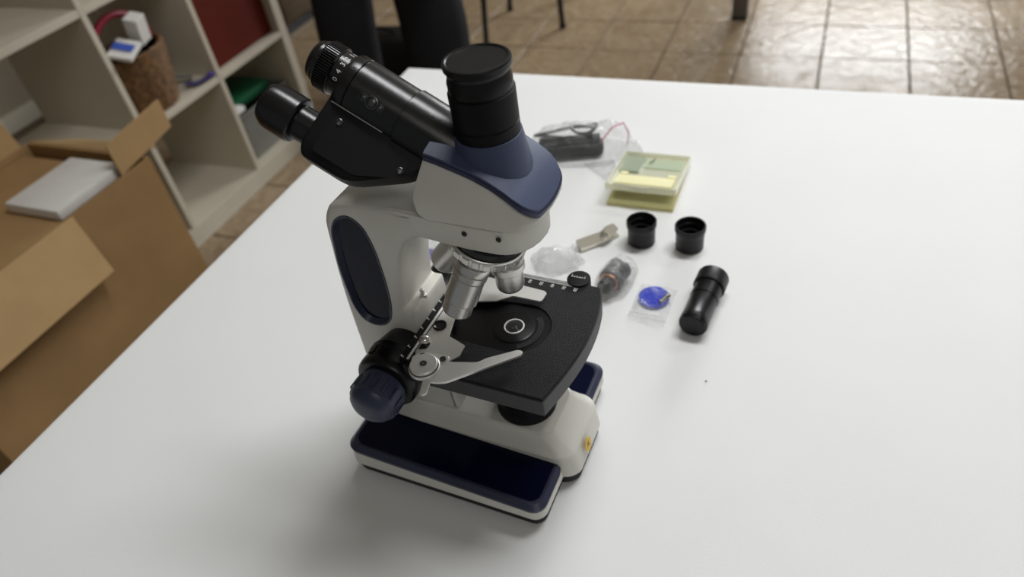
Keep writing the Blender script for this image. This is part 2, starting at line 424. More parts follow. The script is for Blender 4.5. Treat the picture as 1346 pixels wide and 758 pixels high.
# ---- arm
armp = P2([(-142, 45), (-141, 119), (-139, 180), (-131.5, 245), (-122, 261), (-104, 265), (-75, 265), (-30, 265), (-30, 243.5), (-48, 243.5),
           (-61, 238), (-71, 222), (-78, 195), (-82, 166), (-72.5, 166.5), (-71.5, 163), (-71, 130), (-58, 120), (-54, 45)])
armp = smoothpoly(armp, [.003, .03, .03, .03, .014, .014, .01, .001, .001, .01, .01, .012, .012, .003, .0015, .002, .003, .004, .002], 4)
inset = smoothpoly(P2([(-106, 255), (-119, 250), (-127, 238), (-133, 200), (-132.5, 158), (-127, 144), (-117, 139.5), (-105, 142), (-97, 151), (-92, 168), (-90, 195), (-90.5, 225), (-95, 246)]), .012, 4)
def grow(poly, d):
    out = []; n = len(poly)
    ar = sum(poly[i-1][0]*poly[i][1]-poly[i][0]*poly[i-1][1] for i in range(n))
    for i in range(n):
        a = Vector(poly[i-1]); c = Vector(poly[(i+1) % n]); t_ = (c-a).normalized(); nn = Vector((t_.y, -t_.x))
        if ar < 0: nn = -nn
        out.append(tuple(Vector(poly[i])+nn*d))
    return out
AW = .025
b = bmesh.new(); rings = []
for y, d in ((-AW, -.0045), (-AW+.0008, -.0022), (-AW+.0024, -.0007), (-AW+.0045, 0), (AW-.0045, 0), (AW-.0024, -.0007), (AW-.0008, -.0022), (AW, -.0045)):
    rings.append([b.verts.new((x, y, z)) for x, z in grow(armp, d)])
n = len(armp)
for A, B in zip(rings, rings[1:]):
    for i in range(n): b.faces.new((A[i], A[(i+1) % n], B[(i+1) % n], B[i]))
for sg, R in ((-1, rings[0]), (1, rings[-1])):
    H = [b.verts.new((x, sg*AW, z)) for x, z in inset]; H2 = [b.verts.new((x, sg*(AW-.0045), z)) for x, z in inset]
    m_ = len(H)
    es = [b.edges.get((R[i], R[(i+1) % n])) for i in range(n)]+[b.edges.new((H[i], H[(i+1) % m_])) for i in range(m_)]
    bmesh.ops.triangle_fill(b, edges=es, use_beauty=True)
    for i in range(m_): b.faces.new((H[i], H[(i+1) % m_], H2[(i+1) % m_], H2[i]))
    b.faces.new(H2)
arm = obj('arm', b, 'cast', mic, 30)
for sg in (-1, 1):
    outer = [(x, sg*.0206, z) for x, z in inset]; o2 = [(x, sg*.0256, z) for x, z in grow(inset, -.0003)]; i2 = [(x, sg*.0256, z) for x, z in grow(inset, -.0015)]; i3 = [(x, sg*.0208, z) for x, z in grow(inset, -.0050)]
    rim = obj('inset_rim', loft([outer, o2, i2, i3], closed=False), 'navyrim', mic, 30)
    obj('inset_panel', side(grow(inset, -.0044), sg*.0207, sg*.0215), 'navy', rim, 30)
# stage stop screw in the throat
m_ = Matrix.Translation((-.0745, -.006, .164))
b = cyl(.0030, 0, .004, .0006, 6, m_); cyl(.0018, .004, .0095, .0006, 16, m_, b)
tag(obj('stop_screw', b, 'steel', mic), 'small steel screw in the throat of the arm')
# limb that carries the nosepiece, below the head
def limb(z, g, gy=0):
    pts = []
    for x, y in [(-.070, -.0240), (-.052, -.0251), (-.030, -.0272), (-.008, -.029)]: pts.append((x, y+g, z))
    for k in range(13):
        a = -PI/2+PI*k/12; pts.append((.012+(.0262-g)*math.cos(a), (.029-g)*math.sin(a), z))
    for x, y in [(-.008, .029), (-.030, .0272), (-.052, .0251), (-.070, .0240)]: pts.append((x, y-g, z))
    return pts
lm_ = loft([limb(.2432, .005), limb(.2440, .0022), limb(.2465, .0003), limb(.2640, 0), limb(.2647, .0008)])
lmb = obj('limb', lm_, 'cast', mic, 40)
for hx in (-.0085, .0165):
    obj('screw_hole', cyl(.0019, .0, .0006, 0, 20, frame((0, -1, 0), (hx, -.0290, .2590))), 'black', lmb)
# ---- head
head_pts = P2([(-26, 315.5), (-39.5, 290), (-43, 280), (-42, 269), (-36, 265.4), (36, 265.4), (41.5, 267.2), (46.0, 273.0), (40, 281.6), (33, 287.6), (26, 293.3), (16, 300.5), (5, 306), (-8, 311)])
headp = smoothpoly(head_pts, [.001, .006, .006, .004, .003, .004, .006, .003, .004, .004, .004, .004, .004, .004], 3)
# block with sides that round off in plan towards the front
hb = bmesh.new(); NY = 21; rows = []
def hwid(x):
    if x > .028: return .0288-.014+math.sqrt(max(1e-9, .0145**2-(x-.0305+.0005)**2)) if (x-.030) < .0145 and x > .030 else .0288
    return .0288
def pull_at(t_, hw=.0288, r=.0105):
    a = abs(t_)*hw; e = max(0, a-(hw-r))
    return .0035*t_*t_ + (r-math.sqrt(max(0, r*r-e*e)) if e > 0 else 0)
def headshell(poly, hw, bm):
    # extrude along y, then squeeze x for outer slices so that the front corners are rounded in plan
    ys = [-1, -.985, -.94, -.86, -.75, -.6, -.3, 0, .3, .6, .75, .86, .94, .985, 1]
    secs = []
    for t_ in ys:
        pull = pull_at(t_)
        s_ = []
        for x, z in poly:
            k = max(0, min(1, (x-.016)/.022))
            s_.append((x-pull*k, t_*hw, z))
        secs.append(s_)
    return loft(secs, bm=bm)
headshell(headp, .0288, hb)
bevel(hb, .0012, 2, 50)
hd = obj('head_housing', hb, 'cast', mic, 32)
# blue saddle plate on the head
ztop = [(-.0262, .3172), (-.018, .3152), (-.008, .3120), (.005, .3075), (.016, .3020), (.026, .2955), (.033, .2900), (.0385, .2845), (.0415, .2812), (.0435, .2787), (.0448, .2770), (.0453, .2762)]
def zt(x):
    if x <= ztop[0][0]: return ztop[0][1]
    for (xa, za), (xb, zb) in zip(ztop, ztop[1:]):
        if x <= xb: return za+(zb-za)*(x-xa)/(xb-xa)
    return ztop[-1][1]-(x-ztop[-1][0])*1.0
def plate(zoff, thick, inset_, name, m, crown=.0035):
    b = bmesh.new(); top = []; bot = []; NX, N = 30, 28
    for i in range(NX+1):
        u = i/NX; r1 = []; r2 = []
        for j in range(N+1):
            v = 2*j/N-1; v = math.copysign(1-(1-abs(v))**1.6, v) if abs(v) > .5 else v*(1-.5**1.6)/.5
            x0 = -.0262+inset_*.3; x1 = .0450-inset_-pull_at(v)
            x = x0+(x1-x0)*u; z = zt(x)+zoff+crown*(1-.85*u)*(1-abs(v)**2.2)
            r1.append(b.verts.new((x, v*(.0292-inset_), z))); r2.append(b.verts.new((x-.0005, v*(.0292-inset_), z-thick)))
        top.append(r1); bot.append(r2)
    n, mN = len(top), len(top[0])
    for G in (top, bot):
        for i in range(n-1):
            for j in range(mN-1): b.faces.new((G[i][j], G[i+1][j], G[i+1][j+1], G[i][j+1]))
    for i in range(n-1):
        for j in (0, mN-1): b.faces.new((top[i][j], top[i+1][j], bot[i+1][j], bot[i][j]))
    for j in range(mN-1):
        for i in (0, n-1): b.faces.new((top[i][j], top[i][j+1], bot[i][j+1], bot[i][j]))
    return obj(name, b, m, mic, 40)
plate(-.0012, .0030, -.0003, 'head_trim', 'bluetrim')
tag(plate(.0010, .003, .0004, 'head_cover', 'blue'), 'satin blue saddle-shaped cover of the head')
# trinocular tube with its blue collar
TX = .0055
def colr(r, z, dz=0):
    return [(TX+r*math.cos(2*PI*k/48), r*math.sin(2*PI*k/48), z-dz*math.cos(2*PI*k/48)) for k in range(48)]
b = loft([colr(.0262, .297, .010), colr(.0252, .303, .007), colr(.0240, .309, .003), colr(.0225, .3155, .001), colr(.0214, .3205), colr(.0205, .3208)])
tag(obj('tube_collar', b, 'blue', mic, 30), 'blue flared collar of the vertical tube')
tr = obj('vertical_tube', lathe([(0, .315), (.0202, .315), (.0206, .3215), (.0206, .3275), (.0200, .3280), (.0200, .3284), (.0206, .3289), (.0206, .3488), (.0195, .3493), (.0, .3493)], 56, Matrix.Translation((TX, 0, 0))), 'matt', mic, 30)
b = lathe([(0, .347), (.0192, .347), (.0196, .3500), (.0198, .3560), (.0186, .3605), (.0192, .3625), (.0206, .3640), (.0208, .3668), (.0203, .3678), (.0188, .3680), (.0182, .3672), (.0, .3672)], 56, Matrix.Translation((TX, 0, 0)))
tag(obj('dust_cap', b, 'cap', mic, 30), 'round black dust cap on the vertical tube')
# ---- binocular head (frame: local x = along the tubes, y = side, z = up)
dv = Vector((-math.cos(PI/6), 0, math.sin(PI/6)))
A0 = Vector((-.092, 0, .344)) - dv*.072          # barrel axis where it leaves the head
bz = dv; by = Vector((0, 1, 0)); bq = by.cross(bz)*-1
bq = Vector((.5, 0, .8660254))
BM = Matrix((bz, -by, bq)).transposed().to_4x4(); BM.translation = A0   # right-handed: x along tube, y towards the near side, z up
def along(n_prof, off=(0, 0), n=48, bm=None):
    """lathe about the tube direction; off = (near, up)"""
    m_ = BM @ Matrix.Translation((0, off[0], off[1])) @ Matrix(((0, 0, 1, 0), (0, 1, 0, 0), (-1, 0, 0, 0), (0, 0, 0, 1)))
    return lathe(n_prof, n, m_, bm)
br = obj('centre_barrel', along([(0, -.012), (.0225, -.012), (.0225, .0262), (.0212, .0266), (.0212, .0274), (.0215, .0276), (.0215, .0630), (.0205, .0634), (.0205, .0640), (.0215, .0644), (.0215, .0700), (.0203, .0722), (.0150, .0722), (.0145, .0715), (0, .0715)], n=64), 'blacktube', mic, 30)
# three screws on the barrel side facing up and near
def onbarrel(s_, ang, r=.0215):
    nrm = (BM.to_3x3() @ Vector((0, math.sin(ang), math.cos(ang)))).normalized()
    return frame(nrm, BM @ Vector((s_, r*math.sin(ang), r*math.cos(ang))), tuple(dv))
for s_, rr_, an in ((.0525, .0021, .92), (.0465, .0034, .93), (.0405, .0021, .94)):
    b = lathe([(rr_*1.25, -.001), (rr_*1.25, .0002), (rr_*1.05, .0004), (rr_, -.0004), (rr_*.5, .0002), (0, .0003)], 20, onbarrel(s_, an))
    obj('barrel_screw', b, 'gun', br)
obj('index_mark', prism([(-.0012, -.0009), (.0012, -.0009), (.0012, .0009), (-.0012, .0009)], -.0004, .0002, mtx=onbarrel(.0672, .35)), 'black', br)
# prism wings
EY, EQ = .0300, -.0225
LEN = math.hypot(EY, EQ)
for sg, nm in ((1, 'near'), (-1, 'far')):
    wd = Vector((EY/LEN, EQ/LEN))           # outward direction in (side, up)
    nd = Vector((-wd.y, wd.x))
    if nd.y < 0: nd = -nd                   # upper face direction
    H = .0125
    prof = smoothpoly([(0, -.002), (0, .0735), (LEN+.012, .0735), (LEN+.0185, .0700), (LEN+.0185, .036), (LEN-.006, .004), (LEN-.016, -.002)], [0, 0, .003, .003, .008, .006, .003], 3)
    b = bmesh.new()
    A = []; B = []
    for r_, s_ in prof:
        edge = max(0, r_-(LEN+.006))/.0125
        h = H*math.sqrt(max(.05, 1-min(1, edge)**2*0.45))
        pu = wd*r_+nd*h; pl = wd*r_-nd*h
        A.append(b.verts.new(BM @ Vector((s_, sg*pu.x, pu.y)))); B.append(b.verts.new(BM @ Vector((s_, sg*pl.x, pl.y))))
    b.faces.new(A); b.faces.new(B[::-1]); n = len(A)
    for i in range(n): b.faces.new((A[i], A[(i+1) % n], B[(i+1) % n], B[i]))
    bmesh.ops.recalc_face_normals(b, faces=b.faces)
    es = [e for e in b.edges if len(e.link_faces) == 2 and e.calc_face_angle(0) > 0.7]
    bevel(b, .0022, 3, edges=es)
    wing = obj('prism_wing', b, 'matt', mic, 25)
    nrm3 = (BM.to_3x3() @ Vector((0, sg*nd.x, nd.y))).normalized()
    def onw(r_, s_, h=H):
        p = wd*r_+nd*h
        return BM @ Vector((s_, sg*p.x, p.y))
    # raised cover plate with two screws
    fr = frame(nrm3, onw(0, 0), tuple(dv)); inv = fr.inverted()
    q = [inv @ onw(r_, s_) for r_, s_ in ((.023, .064), (.050, .064), (.050, .034), (.036, .008), (.023, .008))]
    obj('cover_plate', prism(smoothpoly([(v.x, v.y) for v in q], .002, 3), 0, .0005, mtx=fr), 'matt', wing)
    for r_, s_ in ((.026, .059), (.032, .0105)):
        b = lathe([(.0022, 0), (.0022, .0012), (.0018, .0014), (.0012, .0006), (0, .0006)], 18, frame(nrm3, onw(r_, s_)))
        obj('wing_screw', b, 'gun', wing)
    # thin steel tube standing in for the highlight on the worn hinge edge
    obj('hinge_glint', tube([onw(.0172, s_, H+.0006) for s_ in (.0330, .0705)], .0004, 6), 'steel', wing)
    # eyepiece
    off = (sg*EY, EQ)
    if sg > 0:
        pr = [(0, .060), (.0118, .060), (.0118, .0845), (.0148, .0850), (.0158, .0862), (.0158, .1020), (.0152, .1055), (.0140, .1062), (.0138, .1080), (.0128, .1095), (.0105, .1095), (.0100, .1075), (0, .1070)]
        ep = obj('eyepiece', along(pr, off), 'blacktube', mic, 30)
        obj('eye_lens', along([(0, .1072), (.0098, .1072), (.0060, .1082), (0, .1086)], off, 32), 'glass', ep)
    else:
        pr = [(0, .060), (.0145, .060), (.0145, .0845), (.0140, .0850), (.0140, .1035), (.0155, .1048), (.0155, .1085), (.0145, .1100), (.0140, .1120), (.0128, .1132), (.0105, .1132), (.0100, .1115), (0, .1110)]
        ep = obj('eyepiece', along(pr, off), 'blacktube', mic, 30)
        obj('eye_lens', along([(0, .1112), (.0098, .1112), (.0060, .1122), (0, .1126)], off, 32), 'glass', ep)
        # knurled diopter ring
        N = 60; b = bmesh.new(); s0, s1 = .0945, .1045
        for k in range(N):
            a0, a1, a2, a3 = [2*PI*(k+f)/N for f in (0, .5, .5, 1)]
            r0, r1 = .0168, .0180
            L_ = [(a0, r0), (a0+.01, r1), (a1, r1), (a1+.01, r0)]
            ring = [[b.verts.new(BM @ Vector((s_, off[0]+r*math.sin(a), off[1]+r*math.cos(a)))) for a, r in L_] for s_ in (s0, s1)]
            for i in range(3): b.faces.new((ring[0][i], ring[0][i+1], ring[1][i+1], ring[1][i]))
        along([(0, .0937), (.0166, .0937), (.0178, .0945), (.0150, .0945), (0, .0945)], off, 90, b)
        along([(0, .1045), (.0178, .1045), (.0170, .1058), (.0140, .1060), (0, .1060)], off, 90, b)
        kr = obj('diopter_ring', b, 'blacktube', ep, 20)
        sc_ = obj('scale_ring', along([(.0140, .0770), (.0160, .0775), (.0160, .0937), (.0140, .0939)], off, 64), 'blacktube', ep, 30)
        # digits and ticks round the scale ring
        for k, dg_ in enumerate(('0', '1', '2', '3', '4', '0')):
            a = -0.62+0.42*k                              # angle from up towards the near side
            a = 0.1+0.36*(k-2)
            nv = (BM.to_3x3() @ Vector((0, math.sin(a), math.cos(a)))).normalized()
            tv = (BM.to_3x3() @ Vector((0, math.cos(a), -math.sin(a)))).normalized()
            pos = BM @ Vector((.0888, off[0]+.01603*math.sin(a), off[1]+.01603*math.cos(a)))
            yv = -dv if True else dv
            m_ = Matrix((tv*-1, nv.cross(tv*-1), nv)).transposed().to_4x4(); m_.translation = pos
            text('scale_digit', dg_, .0052, m_, 'white', sc_)
            pos = BM @ Vector((.0832, off[0]+.01603*math.sin(a), off[1]+.01603*math.cos(a)))
            m_.translation = pos
            obj('scale_tick', prism([(-.00018, -.0016), (.00018, -.0016), (.00018, .0016), (-.00018, .0016)], -.0001, .0001, mtx=m_), 'white', sc_, 0)
# ---- nosepiece and objectives
tl = math.radians(20)
na = Vector((-math.sin(tl), 0, -math.cos(tl))); nu = Vector((math.cos(tl), 0, -math.sin(tl))); nv_ = Vector((0, 1, 0))
NC = Vector((-.008, 0, .2365))
NF = frame(na, NC, (0, 1, 0))
tag(obj('nosepiece_mount', lathe([(0, -.014), (.022, -.012), (.0265, -.006), (.0265, .0004), (.0255, .0010), (0, .0010)], 56, NF), 'black', mic, 30), 'black disc above the revolving nosepiece')
nz = obj('nosepiece', lathe([(.0255, .0008), (.0272, .0000), (.0278, .0004), (.0282, .0014), (.0282, .0018), (.0276, .0022), (.0276, .0078), (.0262, .0088), (.0245, .0092), (.021, .0135), (.012, .0185), (0, .0195)], 72, NF), 'steel', mic, 30)
for k in range(22):
    a = 2*PI*k/22
    m_ = NF @ Matrix.Rotation(a, 4, 'Z') @ Matrix.Translation((.0277, 0, .0049))
    obj('grip_rib', box(-.0006, .0010, -.0028, .0028, -.0027, .0027, .0005, 1), 'steel', nz, mtx=m_)
def objective(az, L, name_label, prof):
    r = math.cos(az)*nu+math.sin(az)*nv_
    d = (math.cos(tl)*na+math.sin(tl)*r).normalized()
    b0 = NC+na*.008+r*.0148
    o = obj('objective', lathe(prof, 40, frame(d, b0)), 'steel', mic, 30)
    tag(o, name_label)
    return o, frame(d, b0)
p4 = [(0, 0), (.0105, 0), (.0105, .0085), (.0122, .0090), (.0128, .0098), (.0128, .0150), (.0124, .0156), (.0104, .0158), (.0100, .0164), (.0106, .0170), (.0106, .0300), (.0100, .0322), (.0088, .0336), (.0070, .0338), (0, .0330)]
p40 = [(0, 0), (.0105, 0), (.0105, .0060), (.0128, .0064), (.0132, .0072), (.0132, .0108), (.0118, .0114), (.0118, .0130), (.0130, .0134), (.0130, .0168), (.0118, .0170), (.0114, .0176), (.0114, .0188), (.0122, .0192), (.0124, .0380), (.0120, .0386), (.0106, .0388), (.0106, .0394), (.0110, .0398), (.0110, .0482), (.0098, .0500), (.0060, .0512), (.0030, .0512), (0, .0508)]
p10 = [(0, 0), (.0105, 0), (.0105, .0060), (.0124, .0064), (.0124, .0140), (.0116, .0146), (.0116, .0400), (.0104, .0420), (0, .0420)]
objective(0, .034, 'short silver objective pointing straight down', p4)
o40, f40 = objective(math.radians(-92), .051, 'long silver objective on the near side', p40)
for k in range(7):
    a = 2*PI*k/40*1.0+PI*0.2
b = bmesh.new()
objective(math.radians(178), .042, 'plain silver objective pointing back to the arm', p10)
objective(math.radians(88), .048, 'long silver objective on the far side', [(r, z*.95) for r, z in p40])
# ---- stage
ZS = .147
outl = P2([(-68, -62), (-40, -62), (48.5, -62), (52, -48), (56, -30), (59, -10), (60, 8), (59, 30), (55.5, 50), (51, 62), (-40, 62), (-68, 62)])
outl = smoothpoly(outl, [.002, 0, .0012, .01, .01, .01, .01, .01, .008, .004, 0, .002], 3)
st = obj('stage', prism(outl, ZS-.0185, ZS-.0022, .0006, 1), 'stageside', mic, 30)
tp = obj('stage_top', prism(grow(outl, -.0008), ZS-.0020, ZS, .0004, 1), 'stage', st, 30)
ln = obj('edge_groove', prism(grow(outl, -.0012), ZS-.0024, ZS-.0018), 'black', st, 0)
slot = [(-.030+.0*k, 0) for k in range(0)]
slot = []
for k in range(17):
    a = -PI/2+PI*k/16; slot.append((.003+.027*math.cos(a), .027*math.sin(a)))
slot += [(-.040, .022), (-.048, .015), (-.048, -.018), (-.040, -.026)]
cut(tp, prism(slot, ZS-.0016, ZS+.004))
inner = [(x*.97-.0005, y*.97) for x, y in slot]
obj('stage_recess', prism(inner, ZS-.0019, ZS-.0015), 'black', tp, 0)
rg = obj('aperture_disc', lathe([(0, ZS-.0016), (.0165, ZS-.0016), (.0165, ZS-.0008), (.0150, ZS-.0004), (0, ZS-.0004)], 48), 'black', st, 30)
obj('condenser_ring', lathe([(.0070, ZS-.0004), (.0082, ZS-.0004), (.0082, ZS+.0003), (.0078, ZS+.0006), (.0073, ZS+.0006), (.0070, ZS+.0002)], 48), 'silver', rg, 30)
obj('condenser_lens', lathe([(0, ZS-.0003), (.0070, ZS-.0003), (.006, ZS-.0001), (0, ZS+.0001)], 40), 'glass', rg, 30)
arc = [(.0235*math.cos(a), .0235*math.sin(a)) for a in [-1.1+1.9*k/16 for k in range(17)]]+[(.0190*math.cos(a), .0190*math.sin(a)) for a in [.8-1.9*k/16 for k in range(17)]]
obj('arc_reflection', prism(arc, ZS-.0016, ZS-.0009), 'stage', tp, 30)  # partial arc shaped to imitate a reflection on the disc round the condenser
# under the stage: condenser, bracket
b = lathe([(0, .098), (.017, .098), (.019, .101), (.019, .112), (.022, .113), (.022, .1284), (0, .1284)], 40)
tag(obj('condenser', b, 'matt', mic, 30), 'black condenser hanging under the stage')
b = box(-.060, -.026, -.024, .024, .1120, .1284, .002); box(-.056, -.030, -.044, -.022, .118, .1284, .001, bm=b)
obj('stage_bracket', b, 'black', mic)
# far-edge ruler printed on the stage
def flat(x, y, z, rz=0): return Matrix.Translation((x, y, z)) @ Matrix.Rotation(rz, 4, 'Z')
rul = obj('stage_scale', prism([(-.030, .0608), (.0325, .0598), (.0325, .0602), (-.030, .0612)], ZS, ZS+.0001), 'white', tp, 0)
obj('scale_line', prism([(-.030, .0568), (.0325, .0558), (.0325, .05605), (-.030, .05705)], ZS, ZS+.0001), 'white', rul, 0)
b = bmesh.new()
for k in range(60):
    x = .0320-.001*k; y0 = .0560+(.0325-x)*.016
    box(x-.00014, x+.00014, y0, y0+(.0042 if k % 5 else .0046), ZS, ZS+.0001, bm=b)
obj('scale_ticks', b, 'white', rul, 0)
for k, tx in enumerate(('20', '30', '40', '50', '60', '70')):
    text('scale_number', tx, .0042, flat(.0318-.010*k, .0528, ZS+.0001, -PI/2-.1), 'white', rul)
# vernier disc behind the stage
b = cyl(.0098, ZS-.010, ZS+.0015, .0006, 36, Matrix.Translation((.0305, .0655, 0)))
vd = obj('vernier_disc', b, 'matt', mic, 30)
obj('vernier_line', box(.0235, .0360, .0662, .0665, ZS+.0015, ZS+.0017), 'white', vd, 0)
for k in range(6): obj('vernier_tick', box(.0240+.0022*k, .0243+.0022*k, .0664, .0690 if k in (0, 5) else .0680, ZS+.0015, ZS+.0017), 'white', vd, 0)
# mechanical rail at the arm side with its dotted scale
rail = obj('slide_rail', box(-.0705, -.0605, -.060, .034, ZS-.010, ZS+.0036, .0005, 1), 'black', mic)
cr = obj('rail_strip', box(-.0640, -.0618, -.059, .031, ZS+.0036, ZS+.0046, .0003, 1), 'silver', rail)
for k in range(9):
    text('rail_digit', '0', .0022, flat(-.0680, -.0575+.0105*k, ZS+.0037, -PI/2), 'white', rail)
    obj('rail_dot', cyl(.0007, ZS+.0036, ZS+.0038, 0, 10, Matrix.Translation((-.0696, -.0566+.0105*k, 0))), 'white', rail, 0)
# slide holder: plate with a fixed far finger, a sprung near finger and its pivot
zp = ZS+.0040
pl = smoothpoly(P2([(-60, -52), (-60, 42), (-42, 43), (11, 39.5), (13.5, 37.5), (13, 28.5), (11.5, 27), (-12, 27), (-23, 18), (-41, 12), (-50, 4), (-42, -29), (-25.5, -34.5), (-25, -45), (-31, -53), (-33, -60), (-52, -60)]), [.002, .002, .002, .002, .001, .001, .001, .002, .001, .001, .0005, .0005, .0005, .0005, .002, .002, .002], 3)
holder = obj('slide_holder', prism(pl, zp, zp+.0016, .0002, 1), 'sheet', mic, 30)
tag(holder, 'silver sheet-metal slide holder on the stage')
obj('holder_slot', prism(smoothpoly(P2([(-59, -40), (-52.5, -40), (-52.5, -46), (-59, -49)]), .001, 2), zp+.0012, zp+.0018), 'black', holder)
pp = smoothpoly(P2([(-59, -57), (-53, -50.5), (-31, -49), (-29, -54), (-33, -68), (-44, -77), (-54, -72)]), .003, 3)
pv = obj('pivot_plate', prism(pp, zp+.0017, zp+.0032, .0003, 1), 'silver', holder, 30)
for x, y in ((-.0510, -.0550), (-.0342, -.0535)):
    b = lathe([(.0024, zp+.003), (.0024, zp+.0042), (.0019, zp+.0044), (.0013, zp+.0036), (0, zp+.0036)], 18, Matrix.Translation((x, y, 0)))
    obj('holder_screw', b, 'gun', pv)
b = lathe([(0, zp+.003), (.0118, zp+.003), (.0118, zp+.0050), (.0110, zp+.0056), (.0106, zp+.0058), (.0106, zp+.0076), (.0098, zp+.0084), (.0030, zp+.0086), (.0026, zp+.0074), (.0016, zp+.0074), (0, zp+.0074)], 44, Matrix.Translation((-.0435, -.0655, 0)))
pk_ = obj('pivot_knob', b, 'silver', holder, 30)
obj('socket', lathe([(.0010, zp+.0086), (.0026, zp+.0086), (.0026, zp+.0090), (.0010, zp+.0090)], 6, Matrix.Translation((-.0435, -.0655, 0))), 'gun', pk_)
obj('knob_groove', lathe([(.0107, zp+.0056), (.0112, zp+.0056), (.0112, zp+.0062), (.0107, zp+.0062)], 44, Matrix.Translation((-.0435, -.0655, 0))), 'gun', pk_)
lv = smoothpoly(P2([(-36, -53), (-28, -53.5), (-8, -48), (-4, -42.5), (16, -27.5), (20, -28), (20.5, -31.5), (3, -48), (-23, -73), (-34, -76), (-45, -72)]), [.002, .002, .003, .003, .002, .002, .002, .01, .004, .004, .004], 3)
tag(obj('spring_finger', prism(lv, zp+.0004, zp+.0028, .0003, 1), 'silver', holder, 30), 'curved silver finger reaching over the stage')
tb = smoothpoly(P2([(-40, -75), (-33.5, -75), (-31, -86), (-33, -88.5), (-36, -88)]), .0012, 3)
obj('finger_tab', prism(tb, zp+.001, zp+.0024, .0003, 1), 'silver', holder, 30)
b = lathe([(0, zp+.0010), (.0040, zp+.0010), (.0044, zp+.0030), (.0042, zp+.0046), (.0034, zp+.0062), (.0018, zp+.0070), (0, zp+.0072)], 28, Matrix.Translation((-.0575, -.0400, 0)))
obj('ball_screw', b, 'chrome', holder, 40)
b = lathe([(.0046, zp+.0016), (.0056, zp+.0016), (.0056, zp+.0026), (.0046, zp+.0028), (.0030, zp+.0018), (0, zp+.0018)], 28, Matrix.Translation((-.0545, -.0210, 0)))
obj('black_screw', b, 'black', holder, 30)
# ---- focus knobs, one coaxial pair each side
KX, KZ = -.087, .1215
for sg in (-1, 1):
    kf = frame((0, sg, 0), (KX, sg*.025, KZ))
    b = lathe([(0, -.001), (.0220, -.001), (.0235, .0060), (.0255, .0165), (.0265, .0180), (.0265, .0235), (.0260, .0240), (.0260, .0330), (.0262, .0335), (.0258, .0390), (.0245, .0410), (.0225, .0420), (0, .0420)], 64, kf)
    ck = obj('coarse_knob', b, 'black', mic, 30)
    for k in range(4):
        a = 2*PI*k/4+.5
        obj('lug', box(-.0008, .0012, -.003, .003, -.0040, .0040, .0006, 1), 'black', ck, mtx=kf @ Matrix.Rotation(a, 4, 'Z') @ Matrix.Translation((.0258, 0, .0285)))
    b = lathe([(0, .040), (.0185, .0415), (.0198, .0430), (.0202, .0460), (.0200, .0590), (.0194, .0622), (.0191, .0624), (.0186, .0625), (.0170, .0660), (.0132, .0690), (.0075, .0707), (0, .0712)], 64, kf)
    fk = obj('fine_knob', b, 'knobblue', mic, 30); tag(fk, 'domed blue fine focus knob')
    for k in range(14):
        a = 2*PI*k/14
        ring = smoothpoly([(-.0058, -.0017), (.0058, -.0017), (.0058, .0017), (-.0058, .0017)], .0015, 3)
        m_ = kf @ Matrix.Rotation(a, 4, 'Z') @ Matrix.Translation((.0195, 0, .0535)) @ Matrix.Rotation(PI/2, 4, 'Y')
        obj('grip_ridge', prism(ring, 0, .0018, .0006, 2, mtx=m_), 'knobblue', fk, 30)

